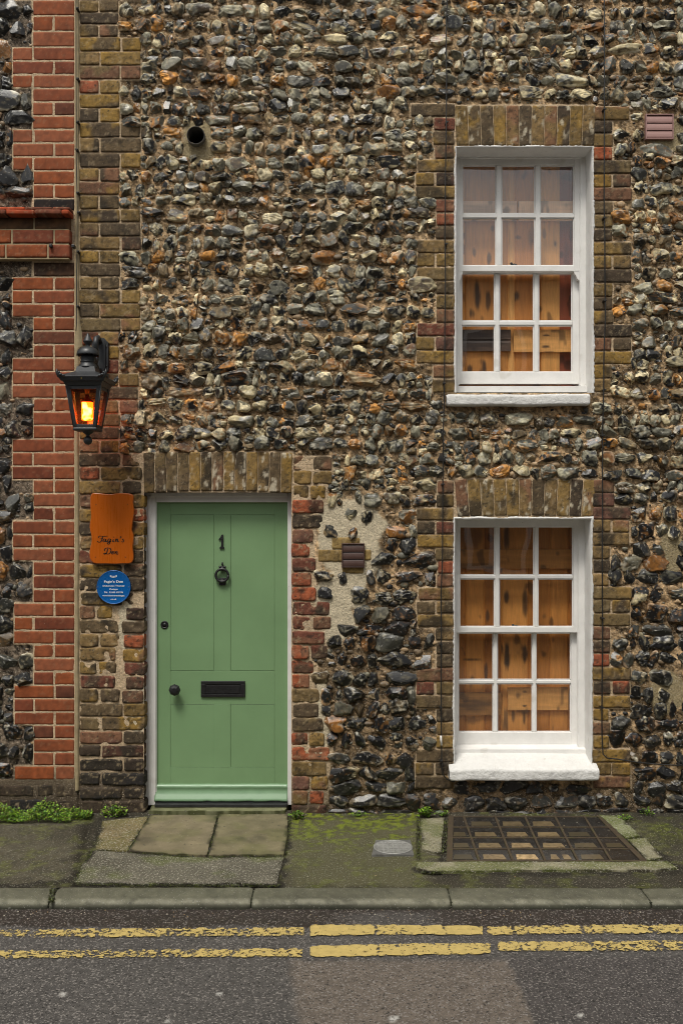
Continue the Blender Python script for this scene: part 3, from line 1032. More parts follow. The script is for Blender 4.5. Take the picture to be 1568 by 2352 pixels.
# ------------------------------------------------------------------ windows
def reveal(R, depth, parent, bottom=False, name='reveal', m='rough_white', seed=0):
    """painted plaster lining with a ragged front lip"""
    x0, x1, y0, y1 = R['x0'], R['x1'], R['y0'], R['y1']
    pts = []
    st = 3.0
    def seg(xa, ya, xb, yb):
        L_ = math.hypot(xb - xa, yb - ya); n = int(L_ / st)
        return [(xa + (xb - xa) * i / n, ya + (yb - ya) * i / n) for i in range(n)]
    pts = seg(x0, y1, x0, y0) + seg(x0, y0, x1, y0) + seg(x1, y0, x1, y1) + [(x1, y1)]
    n = len(pts)
    V = []
    prof = [(5, 0.010), (4.2, -0.004), (1.0, -0.010), (-1.2, -0.004), (-1.5, 0.05), (-1.5, 0.11), (-1.5, depth)]   # (outward px, y)
    for i, (px, py) in enumerate(pts):
        X, Z = (px - 784) / S, CZ + (1176 - py) / S
        ox = -1 if abs(px - x0) < 1e-3 else (1 if abs(px - x1) < 1e-3 else 0)
        oz = 1 if abs(py - y0) < 1e-3 else 0
        r1 = vnoise(np.array([X, seed, Z]), 90, 3) * 0.4 + vnoise(np.array([X, seed, Z]), 9, 5) * 0.7
        for k, (o_, yy) in enumerate(prof):
            q_ = o_ / S * (r1 * 1.5 - .1 if k < 2 else 1)
            q2 = (vnoise(np.array([X * 1.0, yy * 3 + seed, Z]), 16, 8) - .5) * (0.006 if k > 2 else 0.003)
            V.append((X + ox * (q_ + q2), yy, Z + oz * (q_ + q2)))
    K = len(prof)
    i = np.arange(n * K).reshape(n, K)
    Fc = np.stack([i[:-1, :-1], i[:-1, 1:], i[1:, 1:], i[1:, :-1]], -1).reshape(-1, 4)
    return mesh_np(name, V, [Fc], M[m], parent=parent)


def pane_rows(mb, xs, ys, y, th, prof_y):
    pass


def sash(name, win, X, Y, cols, rows, yf, th, horns=False, lower=False):
    """X=(outer x0,x1) Y=(outer y0,y1) in px; glass cells cols[(a,b)], rows[(c,d)]; front at depth yf"""
    k = (D + yf) / F
    def c(px, py): return ((px - 784) * k, CZ + (1176 - py) * k)
    b = MB()
    ox0, oz1 = c(X[0], Y[0]); ox1, oz0 = c(X[1], Y[1])
    gx0, gz1 = c(cols[0][0], rows[0][0]); gx1, gz0 = c(cols[-1][1], rows[-1][1])
    bv = 0.003
    b.box(ox0, gx0, yf, yf + th, oz0, oz1, bv)
    b.box(gx1, ox1, yf, yf + th, oz0, oz1, bv)
    b.box(gx0 - .002, gx1 + .002, yf + .0015, yf + th - .001, gz1, oz1 - .0005, bv)
    b.box(gx0 - .002, gx1 + .002, yf + .0015, yf + th - .001, oz0 + .0005, gz0, bv)
    yb = yf + 0.004
    for i in range(len(cols) - 1):
        a_, _ = c(cols[i][1], 0); b2, _ = c(cols[i + 1][0], 0)
        b.box(a_ + .002, b2 - .002, yb, yb + th - .012, gz0, gz1, 0.004)
        b.box(a_ - .002, b2 + .002, yb + .012, yb + th - .014, gz0, gz1, 0.003)      # moulding step
    for i in range(len(rows) - 1):
        _, za = c(0, rows[i][1]); _, zb = c(0, rows[i + 1][0])
        b.box(gx0, gx1, yb + .001, yb + th - .013, zb + .002, za - .002, 0.004)
        b.box(gx0, gx1, yb + .013, yb + th - .015, zb - .002, za + .002, 0.003)
    # putty fillets round each light
    for (p0, p1) in cols:
        for (r0, r1) in rows:
            xa, za = c(p0, r0); xb, zb = c(p1, r1)
            t = 0.005
            for (a1, a2, z1_, z2_) in ((xa, xa + t, zb, za), (xb - t, xb, zb, za), (xa, xb, za - t, za), (xa, xb, zb, zb + t)):
                b.box(a1 - .001, a2, yf + .014, yf + .022, z1_, z2_, 0.0015, seg=1)
    if horns:
        for (xa, xb, sgn) in ((ox0, gx0, 1), (gx1, ox1, -1)):
            w_ = xb - xa
            po = [(0, 0), (w_, 0), (w_, -.012), (w_ * .72, -.028), (w_ * .6, -.045), (w_ * .3, -.058), (0, -.058)]
            if sgn > 0: pl = [(xa + p[0], oz0 + p[1]) for p in po]
            else: pl = [(xb - p[0], oz0 + p[1]) for p in po]
            b.prism(pl, yf + .002, yf + th - .002)
    o = b.build(name, M['white'], win)
    g = MB()
    g.box(gx0 - .004, gx1 + .004, yf + .022, yf + .0245, gz0 - .004, gz1 + .004)
    g.build('pane', M['glass'], o)
    return o


def frame_box(win, R, fx0, fx1, fy0, fy1, yf, y_in, sillpx):
    """outer box frame: inner opening fx0..fx1, fy0..fy1 px at depth yf"""
    k = (D + yf) / F
    c = lambda px: (px - 784) * k
    cz = lambda py: CZ + (1176 - py) * k
    k0 = 1 / S
    X0, X1 = (R['x0'] - 784) * k0 - .03, (R['x1'] - 784) * k0 + .03
    Z1, Z0 = CZ + (1176 - R['y0']) * k0 + .03, CZ + (1176 - R['y1']) * k0 - .02
    b = MB()
    b.box(X0, c(fx0), yf, yf + .14, Z0, Z1, .003)
    b.box(c(fx1), X1, yf, yf + .14, Z0, Z1, .003)
    b.box(c(fx0) - .001, c(fx1) + .001, yf + .001, yf + .139, cz(fy0), Z1 - .001, .003)
    # staff bead steps on the sides
    b.box(c(fx1) - .006, c(fx1) + .001, yf + .008, yf + .018, cz(fy1), cz(fy0), .002)
    b.box(c(fx0) - .001, c(fx0) + .006, yf + .008, yf + .018, cz(fy1), cz(fy0), .002)
    o = b.build('frame', M['white'], win)
    # timber sill
    s = MB()
    za, zb = cz(fy1), cz(sillpx)
    ya = yf + .06
    V = [(X0 + .001, yf - .035, zb), (X1 - .001, yf - .035, zb), (X1 - .001, yf - .035, za - .012), (X0 + .001, yf - .035, za - .012),
         (X0 + .001, ya, za - .002), (X1 - .001, ya, za - .002), (X1 - .001, ya, zb), (X0 + .001, ya, zb)]
    s.add(V, [(0, 1, 2, 3), (3, 2, 5, 4), (4, 5, 6, 7), (0, 7, 6, 1), (0, 3, 4, 7), (1, 6, 5, 2)])
    s.build('timber_sill', M['white'], win)


def stone_sill(win, px0, px1, pyt, pyb, proj, backy, slope, seed, m='rough_white'):
    """rough painted stone sill, front face top pyt bottom pyb (px at the front plane)"""
    k = (D - proj) / F
    X0, X1 = (px0 - 784) * k, (px1 - 784) * k
    Z1, Z0 = CZ + (1176 - pyt) * k, CZ + (1176 - pyb) * k
    nx = int((X1 - X0) / .008)
    pr = []                         # (y, z)
    pr += [(0.02, Z0), (-proj + .012, Z0 + 0.001), (-proj + .002, Z0 + .006)]
    for t in np.linspace(0, 1, 8)[1:-1]: pr.append((-proj, Z0 + .006 + (Z1 - Z0 - .014) * t))
    pr += [(-proj + .002, Z1 - .005), (-proj + .010, Z1)]
    for t in np.linspace(0, 1, 12)[1:]: pr.append((-proj + .01 + (backy + proj - .01) * t, Z1 + slope * t))
    K = len(pr)
    xs = np.linspace(X0, X1, nx)
    V = np.zeros((nx, K, 3))
    for j, (yy, z_) in enumerate(pr):
        P = np.stack([xs, np.full(nx, yy), np.full(nx, z_)], -1)
        e = np.minimum(xs - X0, X1 - xs); er = np.clip(1 - e / .012, 0, 1) ** 2 * .008
        a_ = fbm(P, 24, 3, seed); b_ = fbm(P, 6, 2, seed + 3)
        V[:, j, 0] = xs
        V[:, j, 1] = yy + (a_ - .5) * .008 + (er if yy < 0 else 0)
        V[:, j, 2] = z_ + (a_ - .5) * .006 + (b_ - .5) * .012 + (er if j < 5 else -er * .6 if 8 <= j < 12 else 0)
    i = np.arange(nx * K).reshape(nx, K)
    Fc = np.stack([i[:-1, :-1], i[1:, :-1], i[1:, 1:], i[:-1, 1:]], -1).reshape(-1, 4)
    e0 = np.array([i[0, ::-1]]); e1 = np.array([i[-1, :]])
    return mesh_np('stone_sill', V.reshape(-1, 3), [Fc, e0, e1], M[m], parent=win)


def wood_panel(name, parent, px0, px1, py0, py1, y, edges, stains, cols, seed, vertical=True, m='wood'):
    """boards: numpy grid with V-grooves at edges (px), stains (px,py,rx,ry,amount)"""
    k = (D + y) / F
    nx, nz = int((px1 - px0) / 2.2), int((py1 - py0) / 2.6)
    gx = np.linspace(px0, px1, nx + 1); gy = np.linspace(py0, py1, nz + 1)
    PX, PY = np.meshgrid(gx, gy, indexing='ij')
    idx = np.zeros(PX.shape, int); dist = np.full(PX.shape, 99.)
    CO = PX if vertical else PY
    for e in edges:
        idx += (CO > e); dist = np.minimum(dist, abs(CO - e))
    cols = np.array(cols)
    C = cols[idx % len(cols)]
    P = np.stack([PX / S * (6 if vertical else .6), idx * 3.1, PY / S * (.6 if vertical else 6)], -1)
    g = fbm(P, 12, 4, seed)
    C = np.minimum(C * (0.76 + 0.5 * g)[..., None], .98)
    kn = sst(.70, .80, fbm(np.stack([PX / S * 1.6, idx * 2.7, PY / S * .9], -1), 11, 2, seed + 5)) * .6
    C = C * (1 - kn[..., None]) + np.array([.02, .01, .006]) * kn[..., None]
    for (sx, sy, rx, ry, am) in stains:
        d_ = ((PX - sx) / rx) ** 2 + ((PY - sy) / ry) ** 2 + (fbm(P, 20, 2, seed + 9) - .5) * 1.2
        s_ = (sst(1.2, 0.1, d_) * am)[..., None]
        C = C * (1 - s_) + np.array([.018, .012, .010]) * s_
    Y = y + np.clip(1 - dist / 3.0, 0, 1) * .010
    V = np.stack([(PX - 784) * k, Y, CZ + (1176 - PY) * k], -1)
    i = np.arange(V[..., 0].size).reshape(nx + 1, nz + 1)
    Fc = np.stack([i[:-1, :-1], i[:-1, 1:], i[1:, 1:], i[1:, :-1]], -1).reshape(-1, 4)
    V = V.reshape(-1, 3); n0 = len(V)
    bd = np.concatenate([i[:, 0], i[-1, 1:], i[-2::-1, -1], i[0, -2:0:-1]])
    Vb = V[bd].copy(); Vb[:, 1] = y + .022
    j = np.arange(len(bd)) + n0; j2 = np.roll(j, -1)
    Fs = np.stack([bd, np.roll(bd, -1), j2, j], -1)
    C4 = np.concatenate([C.reshape(-1, 3), np.ones((n0, 1))], -1)
    C4 = np.concatenate([C4, C4[bd]])
    return mesh_np(name, np.concatenate([V, Vb]), [Fc, Fs], M[m], col=C4, parent=parent, smooth=False)


def catch(win, px, py, yf):
    k = (D + yf) / F
    x, z = (px - 784) * k, CZ + (1176 - py) * k
    b = MB()
    b.box(x - .022, x + .022, yf, yf + .012, z, z + .006, .001)
    b.ball((x - .018, yf + .004, z + .014), .009)
    b.tube([(x - .018, yf + .005, z + .006), (x, yf + .005, z + .012), (x + .016, yf + .005, z + .008)], .004, 6)
    b.build('catch', M['black'], win)


# upper window
wu = tag(bpy.data.objects.new('window', None), 'upper sash window with sky reflected in its top panes'); COL.objects.link(wu); wu.parent = cottage
reveal(WIN_U, .158, wu, seed=1)
frame_box(wu, WIN_U, 1053, 1333, 363, 884, .155, 0, 902)
sash('upper_sash', wu, (1053, 1333), (363, 623), [(1062, 1139.5), (1152, 1229), (1241, 1318)], [(379, 489), (500, 609)], .170, .042, horns=True)
sash('lower_sash', wu, (1050, 1330), (609, 882), [(1060, 1136), (1147, 1226), (1237, 1314)], [(627, 736), (747, 854)], .214, .042)
catch(wu, 1180, 610, .19)
stone_sill(wu, 1025, 1355, 905, 931, .055, .13, .004, 31)
# lower window
wl = tag(bpy.data.objects.new('window', None), 'lower sash window above the glass pavement light'); COL.objects.link(wl); wl.parent = cottage
reveal(WIN_L, .158, wl, seed=2)
frame_box(wl, WIN_L, 1046, 1328, 1196, 1714, .155, 0, 1742)
sash('upper_sash', wl, (1046, 1328), (1196, 1453), [(1055.5, 1136), (1146.5, 1226.5), (1235.5, 1316)], [(1210, 1321), (1330, 1440)], .170, .042)
sash('lower_sash', wl, (1043, 1325), (1440, 1710), [(1052.5, 1133), (1142, 1223), (1231, 1311)], [(1454.5, 1562), (1571, 1682)], .214, .042)
catch(wl, 1184, 1441, .19)
stone_sill(wl, 1032, 1376, 1767, 1795, .075, .13, .055, 37)

# shutters behind the glass (pine boards)
PB = [(.66, .32, .085), (.54, .235, .055), (.70, .36, .11), (.50, .20, .045)]
sh = empty('wooden_shutter', at(1190, 890, .33), 'knotty pine board shutter closed behind the upper sash window', 'shutter')
wood_panel('boards', sh, 1030, 1284, 350, 905, .285, [1067, 1166, 1181, 1240],
           [(1095, 680, 9, 40, .9), (1120, 690, 6, 26, .8), (1083, 720, 7, 14, .9), (1123, 595, 6, 16, .8), (1088, 580, 5, 12, .7), (1186, 680, 6, 14, .9), (1222, 545, 12, 30, .5),
            (1190, 545, 9, 6, .7), (1240, 710, 5, 10, .8), (1130, 525, 6, 9, .7), (1112, 845, 7, 22, .9), (1078, 850, 6, 14, .8), (1274, 560, 4, 9, .8)], PB, 3)
wood_panel('side_board', sh, 1282, 1360, 350, 905, .31, [1312], [(1300, 600, 8, 60, .4)], [lin(150, 76, 46), lin(130, 66, 42)], 5)
wood_panel('batten', sh, 1010, 1172, 757, 806, .262, [782], [(1075, 780, 90, 26, .75), (1150, 760, 20, 10, .5)], [lin(104, 84, 70), lin(88, 70, 58)], 6, vertical=False)
wood_panel('batten', sh, 1179, 1330, 757, 808, .262, [], [(1254, 770, 8, 3, .9), (1252, 796, 11, 5, .9), (1260, 808, 14, 2, .6)], [(.70, .36, .11)], 7, vertical=False)
wood_panel('batten', sh, 1030, 1186, 462, 506, .262, [], [(1110, 484, 60, 15, .4)], [(.7, .46, .28)], 8, vertical=False)
wood_panel('batten', sh, 1190, 1340, 462, 506, .262, [], [], [(.8, .52, .30)], 9, vertical=False)
PB2 = [(.42, .165, .030), (.52, .22, .046), (.34, .125, .022), (.58, .26, .06)]
sh = empty('wooden_shutter', at(1190, 1720, .33), 'darker brown pine board shutter closed behind the lower sash window', 'shutter')
wood_panel('boards', sh, 1030, 1360, 1195, 1720, .285, [1068, 1112, 1150, 1212, 1262, 1305],
           [(1162, 1370, 7, 18, .9), (1163, 1235, 8, 35, .8), (1205, 1380, 7, 40, .8), (1163, 1505, 7, 35, .9), (1205, 1502, 8, 24, .9), (1119, 1415, 7, 16, .8), (1115, 1545, 5, 24, .8),
            (1085, 1515, 24, 4, .8), (1203, 1650, 5, 16, .8), (1178, 1645, 5, 16, .7), (1160, 1660, 8, 36, .7), (1085, 1235, 30, 30, .45), (1265, 1430, 6, 14, .7), (1230, 1395, 4, 26, .7), (1085, 1655, 20, 10, .5)], PB2, 13)
wood_panel('batten', sh, 1020, 1330, 1262, 1306, .262, [], [(1085, 1300, 60, 8, .5)], [(.40, .175, .038)], 16, vertical=False)
wood_panel('batten', sh, 1020, 1150, 1592, 1643, .262, [], [(1095, 1618, 46, 18, .65)], [(.28, .13, .035)], 17, vertical=False)
wood_panel('batten', sh, 1166, 1304, 1579, 1631, .262, [], [(1204, 1589, 5, 3, .9), (1204, 1621, 6, 3, .9)], [(.58, .29, .085)], 18, vertical=False)

# ------------------------------------------------------------------ door
dr = tag(bpy.data.objects.new('door', None), 'sage green panelled front door numbered 1'); COL.objects.link(dr); dr.parent = cottage
YF = .115
kd = (D + YF) / F
dx = lambda p: (p - 784) * kd
dz = lambda p: CZ + (1176 - p) * kd
b = MB()
yf = YF
pan = [(391.5, 492, 1182, 1541), (529.6, 630.6, 1182, 1541), (391.5, 493, 1617.7, 1763), (529.6, 630.6, 1617.7, 1763)]
L0, L1, T0, T1 = 356, 661, 1150, 1835
ys = [(T0, 1182), (1541, 1617.7), (1763, T1)]
b.box(dx(L0), dx(391.5), yf, yf + .045, dz(T1), dz(T0), .0015)
b.box(dx(630.6), dx(L1), yf, yf + .045, dz(T1), dz(T0), .0015)
for (a, c) in ys: b.box(dx(391.5) + .0003, dx(630.6) - .0003, yf, yf + .045, dz(c), dz(a), .0015)
for (a, c) in ((1182, 1541), (1617.7, 1763)): b.box(dx(492.5), dx(529.3), yf, yf + .045, dz(c) + .0003, dz(a) - .0003, .0015)
b.build('leaf', M['door'], dr)
for (a, c, e, f) in pan:
    p = MB(); g_ = .0011
    p.box(dx(a) + g_, dx(c) - g_, yf + .0012, yf + .03, dz(f) + g_ * 1.6, dz(e) - g_, .002)
    p.box(dx(a) - .004, dx(c) + .004, yf + .006, yf + .028, dz(f) - .004, dz(e) + .004)
    p.build('panel', M['door'], dr)
# weather bar: moulded profile
prof = [(yf, 1800), (yf - .010, 1801.5), (yf - .018, 1805), (yf - .018, 1808), (yf - .014, 1811), (yf - .016, 1816), (yf - .026, 1823), (yf - .040, 1830), (yf - .044, 1833), (yf - .044, 1836.5), (yf - .030, 1836), (yf, 1832)]
nx = 90
V = []
for i in range(nx + 1):
    X = dx(357.5) + (dx(660) - dx(357.5)) * i / nx
    for j, (yy, pz) in enumerate(prof):
        r_ = vnoise(np.array([X, 0, 0.]), 22, 4)
        V.append((X, yy + .001 * r_, dz(pz) + (.0025 * max(0, r_ - .55) * 3 if j >= 9 else 0) + .002 * (r_ - .5)))
K = len(prof)
ii = np.arange((nx + 1) * K).reshape(nx + 1, K)
Fc = np.stack([ii[:-1, :-1], ii[:-1, 1:], ii[1:, 1:], ii[1:, :-1]], -1).reshape(-1, 4)
o = mesh_np('weather_bar', V, [Fc, ii[0:1, :], ii[-1:, ::-1]], M['door_bar'], parent=dr, smooth=True)
# number 1
b = MB()
pl = [(509.5, 1228), (513, 1227.5), (513.2, 1254), (515.5, 1257.5), (515, 1260), (504.8, 1260), (504.8, 1257.5), (508.3, 1254.5), (508.3, 1237), (504.5, 1240.5), (502.3, 1238.3), (506.5, 1234)]
b.prism([(dx(x), dz(z)) for x, z in pl], yf - .009, yf + .001)
b.build('number', M['black'], dr)
# knocker
b = MB()
cx, cz_ = dx(511), dz(1321)
b.torus((cx, yf - .022, cz_), .0405, .0085)
b.build('knocker', M['black'], dr)
kn = [o for o in dr.children if o.name.startswith('knocker')][0]
b = MB()
b.ball((cx + .0015, yf - .012, dz(1306)), .014, 1, .9, 1.3)
b.ball((cx + .0015, yf - .012, dz(1296)), .0085, .8, .7, 2.0)
b.ball((cx - .013, yf - .012, dz(1302)), .009, 1.15, .7, .9)
b.ball((cx + .016, yf - .012, dz(1302)), .009, 1.15, .7, .9)
b.build('knocker_boss', M['black'], dr)
b = MB()
b.box(cx - .021, cx + .022, yf - .013, yf + .001, dz(1344), dz(1327), .003)
b.ball((cx, yf - .016, dz(1334)), .014, 1.3, .6, .8)
b.build('striker_plate', M['black'], dr)
# letterbox
b = MB()
x0_, x1_, z0_, z1_ = dx(462), dx(563), dz(1600.5), dz(1564)
for (a, c, e, f) in ((x0_, x1_, z1_ - .021, z1_), (x0_, x1_, z0_, z0_ + .021), (x0_, x0_ + .028, z0_ + .0212, z1_ - .0212), (x1_ - .028, x1_, z0_ + .0212, z1_ - .0212)):
    b.box(a, c, yf - .012, yf + .001, e, f, .002)
b.box(x0_ + .026, x1_ - .026, yf - .005, yf + .001, z0_ + .02, z1_ - .02, .001)
b.box(x0_ + .031, x1_ - .031, yf - .009, yf - .004, z0_ + .024, z1_ - .025, .002)
for (a, e) in ((x1_ - .006, z0_ + .006), (x0_ + .006, z1_ - .006)): b.ball((a, yf - .012, e), .0035)
b.build('letterbox', M['black'], dr)
# knob (octagonal) and lock
b = MB()
b.lathe((dx(404.5), yf, dz(1581.5)), [(.024, 0), (.024, .006), (.012, .010), (.012, .030), (.030, .040), (.0385, .052), (.030, .066), (.017, .072), (.001, .073)], n=8, smooth=False, axis='Y')
b.build('knob', M['black'], dr)
b = MB()
b.lathe((dx(378.4), yf, dz(1435)), [(.0255, 0), (.0255, .004), (.020, .008), (.0195, .004), (.012, .004), (.012, .006), (.001, .0065)], n=28, axis='Y')
b.build('lock', M['black'], dr)

# frame
b = MB()
k1 = (D + .09) / F
fx = lambda p: (p - 784) * k1
fz = lambda p: CZ + (1176 - p) * k1
zb = .03
b.box(fx(332), fx(357.5), .09, .19, zb, fz(1120), .003)
b.box(fx(341), fx(346), .084, .091, zb, fz(1140), .002)
b.box(fx(354), fx(359.5), .097, .106, zb, fz(1154), .002)
b.box(fx(660.5), fx(684), .09, .19, zb, fz(1120), .003)
b.box(fx(357.6), fx(660.4), .091, .19, fz(1153.5), fz(1120), .003)
b.box(fx(346.5), fx(660), .084, .0915, fz(1140), fz(1132), .002)
b.build('door_frame', M['white'], cottage)
b = MB()
b.box(fx(357.8), fx(660.3), .075, .19, .030, .0585, .003)
b.box(fx(358.5), fx(660), .042, .0745, .030, .052, .004)
b.build('threshold', M['sill'], cottage)
# backing behind the door and round the frame
b = MB()
b.box(-1.34, -.28, .191, .21, -.05, 2.2)
b.build('door_backing', M['dark'], cottage)

# step: thin stone edge
def rag(poly, amp, step=.02, seed=0):
    """ragged outline from polygon (x,y)"""
    out = []
    n = len(poly)
    for i in range(n):
        a, b_ = poly[i], poly[(i + 1) % n]
        L_ = math.hypot(b_[0] - a[0], b_[1] - a[1]); m_ = max(1, int(L_ / step))
        for j in range(m_):
            t = j / m_
            x, y = a[0] + (b_[0] - a[0]) * t, a[1] + (b_[1] - a[1]) * t
            nx_, ny_ = (b_[1] - a[1]) / L_, -(b_[0] - a[0]) / L_
            q_ = (fbm(np.array([x, y, seed * 1.7]), 9, 3, seed) - .5) * 2 * amp
            out.append((x + nx_ * q_, y + ny_ * q_))
    return out


def slab_obj(name, poly, z0, z1, m, col, parent=None, amp=.006, seed=0, var=None, bump=.002, moss=None):
    """flat stone: dense top via triangulated grid clipped to the ragged outline"""
    poly = rag(poly, amp, .012, seed)
    b = MB()
    b.slab(poly, z0, z1, col=(*col, .8))
    bmm = bmesh.new()
    vs = [bmm.verts.new(v) for v in b.V]
    for f in b.F: bmm.faces.new([vs[i] for i in f])
    top = [e for e in bmm.edges if abs(e.verts[0].co.z - z1) < 1e-6 and abs(e.verts[1].co.z - z1) < 1e-6]
    bmesh.ops.recalc_face_normals(bmm, faces=bmm.faces[:])
    n = len(poly)
    me = bpy.data.meshes.new(name)
    # grid-cut the slab so colour can vary over it
    xs = [p[0] for p in poly]; ys_ = [p[1] for p in poly]
    stp = .02
    for X in np.arange(min(xs) + stp, max(xs), stp):
        bmesh.ops.bisect_plane(bmm, geom=bmm.verts[:] + bmm.edges[:] + bmm.faces[:], plane_co=(X, 0, 0), plane_no=(1, 0, 0))
    for Y in np.arange(min(ys_) + stp, max(ys_), stp):
        bmesh.ops.bisect_plane(bmm, geom=bmm.verts[:] + bmm.edges[:] + bmm.faces[:], plane_co=(0, Y, 0), plane_no=(0, 1, 0))
    bmm.to_mesh(me); bmm.free()
    co = np.array([v.co[:] for v in me.vertices])
    nn = fbm(co, 7, 3, seed + 2)
    C = np.ones((len(co), 4)); C[:, :3] = np.array(col) * (0.6 + .5 * nn + .3 * fbm(co, 30, 2, seed + 4))[:, None]
    st_ = (sst(.64, .74, fbm(co, 4, 3, seed + 40)) * .45)[:, None]; C[:, :3] = C[:, :3] * (1 - st_) + np.array([.05, .045, .03]) * st_
    C[:, 3] = .7
    pl = np.array(poly); pq = np.roll(pl, -1, 0); dd = np.full(len(co), 9.)
    for a_, b_ in zip(pl[::2], np.roll(pl[::2], -1, 0)):
        ab = b_ - a_; t_ = np.clip(((co[:, :2] - a_) @ ab) / (ab @ ab + 1e-12), 0, 1)
        dd = np.minimum(dd, np.linalg.norm(co[:, :2] - a_ - t_[:, None] * ab, axis=1))
    k = (sst(.022, .008, dd + (fbm(co, 18, 3, seed + 60) - .35) * .07) * .85)[:, None]
    C[:, :3] = C[:, :3] * (1 - k) + np.array(lin(34, 29, 17)) * k
    if moss is not None:
        k = moss(co)[:, None]
        C[:, :3] = C[:, :3] * (1 - k) + np.array(lin(82, 92, 30)) * k * (0.7 + .6 * fbm(co, 30, 2, 5))[:, None]
    ca = me.color_attributes.new('Col', 'FLOAT_COLOR', 'POINT'); ca.data.foreach_set('color', C.astype(np.float32).ravel())
    z = co[:, 2] + np.where(abs(co[:, 2] - z1) < 1e-5, (fbm(co, 10, 3, seed + 8) - .5) * bump * 2, 0)
    co[:, 2] = z; me.vertices.foreach_set('co', co.astype(np.float32).ravel())
    me.materials.append(M[m])
    me.update()
    o = bpy.data.objects.new(name, me); COL.objects.link(o)
    if parent: o.parent = parent
    return o


slab_obj('doorstep', [(at(343, 0, 0)[0], .19), (at(343, 0, 0)[0], -.022), (at(500, 0)[0], -.03), (at(655, 0)[0], -.02), (at(664, 0)[0], .19)], -.05, .028, 'slab',
         lin(118, 116, 92, k=1.1), cottage, amp=.008, seed=4, moss=lambda c: sst(.05, .01, c[:, 2]) * .5)

# ------------------------------------------------------------------ vents and flue
def vent(name, label, x0, x1, y0, y1, m, proj, n=3):
    t = empty(name, at((x0 + x1) / 2, y1, 0), label, 'air vent')
    k = (D - proj) / F
    X0, X1 = (x0 - 784) * k, (x1 - 784) * k
    Z1, Z0 = CZ + (1176 - y0) * k, CZ + (1176 - y1) * k
    b = MB(); f = .007
    b.box(X0, X0 + f, -proj, .01, Z0, Z1, .0015); b.box(X1 - f, X1, -proj, .01, Z0, Z1, .0015)
    b.box(X0 + f, X1 - f, -proj + .0005, .01, Z1 - f, Z1 - .0003, .0015); b.box(X0 + f, X1 - f, -proj + .0005, .01, Z0 + .0003, Z0 + f, .0015)
    b.box(X0 + f, X1 - f, 0, .01, Z0 + f, Z1 - f)
    b.build('frame', M[m], t)
    h = (Z1 - Z0 - 2 * f - .004) / n
    for i in range(n):
        za = Z0 + f + .002 + h * i
        s = MB()
        pts = [(-.002 - .004, za + h - .001), (-.010, za + h * .8), (-.013, za + h * .5), (-.014, za + h * .25), (-.013, za + .001), (-.006, za + .001)]
        pts = [(y_ - (proj - .016), z_) for y_, z_ in pts]
        V = [(X0 + f + .001, y_, z_) for y_, z_ in pts] + [(X1 - f - .001, y_, z_) for y_, z_ in pts]
        q_ = len(pts)
        s.add(V, [(j, j + 1, j + 1 + q_, j + q_) for j in range(q_ - 1)] + [(q_ - 1, 0, q_, 2 * q_ - 1), tuple(range(q_)), tuple(range(2 * q_ - 1, q_ - 1, -1))], False)
        s.build('louvre', M[m], t)
    return t


vent('air_vent', 'dark brown louvred vent in the pale cement patch right of the green door', 784.5, 837, 1248, 1304, 'vent_brown', .022)
vent('air_vent', 'faded pink louvred vent high on the flints right of the upper window', 1482, 1546, 261, 319, 'vent_pink', .020)

fl = empty('flue_pipe', at(451, 311, 0), 'short round grey flue pipe sticking out of the flints near the top', 'pipe')
b = MB()
X, _, Z = at(450, 312, -.03)
V = []; nseg = 36
prf = [(.058, .08), (.058, -.03), (.057, -.042), (.0545, -.042), (.054, -.03), (.054, .45)]
Fc = []
for (r_, y_) in prf:
    for i in range(nseg):
        a = 2 * math.pi * i / nseg
        V.append((X + r_ * math.cos(a), y_, Z + r_ * math.sin(a)))
for j in range(len(prf) - 1):
    for i in range(nseg):
        i2 = (i + 1) % nseg
        Fc.append((j * nseg + i, j * nseg + i2, (j + 1) * nseg + i2, (j + 1) * nseg + i))
b.add(V, Fc, True); b.build('pipe_sleeve', M['pipe'], fl)
b = MB(); b.lathe((X, .44, Z), [(.0542, 0), (.001, .001)], n=nseg, axis='Y'); b.build('pipe_back', M['dark'], fl)

# ------------------------------------------------------------------ cables
def cable(name, label, pts, r=.0042, clips=()):
    t = empty(name, at(pts[0][0], pts[-1][1], -.03), label, 'cable')
    out = []
    for i in range(len(pts) - 1):
        a, c = pts[i], pts[i + 1]
        n_ = max(2, int(math.hypot(c[0] - a[0], c[1] - a[1]) / 12))
        for j in range(n_):
            s_ = j / n_
            px, py = a[0] + (c[0] - a[0]) * s_, a[1] + (c[1] - a[1]) * s_
            yy = -.040 + (vnoise(np.array([px * .01, py * .01, 0.]), 1.3, 3) - .5) * .012
            px += (vnoise(np.array([px * .01, py * .01, 5.]), 1.1, 7) - .5) * 3
            out.append(at(px, py, yy))
    out.append(at(*pts[-1], -.035))
    b = MB(); b.tube(out, r, 6); b.build('cable_run', M['cable'], t)
    for (cx, cy) in clips:
        c_ = MB(); X, Y, Z = at(cx, cy, -.042)
        c_.box(X - .007, X + .007, Y - .004, Y + .05, Z - .005, Z + .005, .001)
        c_.ball((X + .008, Y - .002, Z), .0045)
        c_.build('clip', M['cable'], t)
    return t


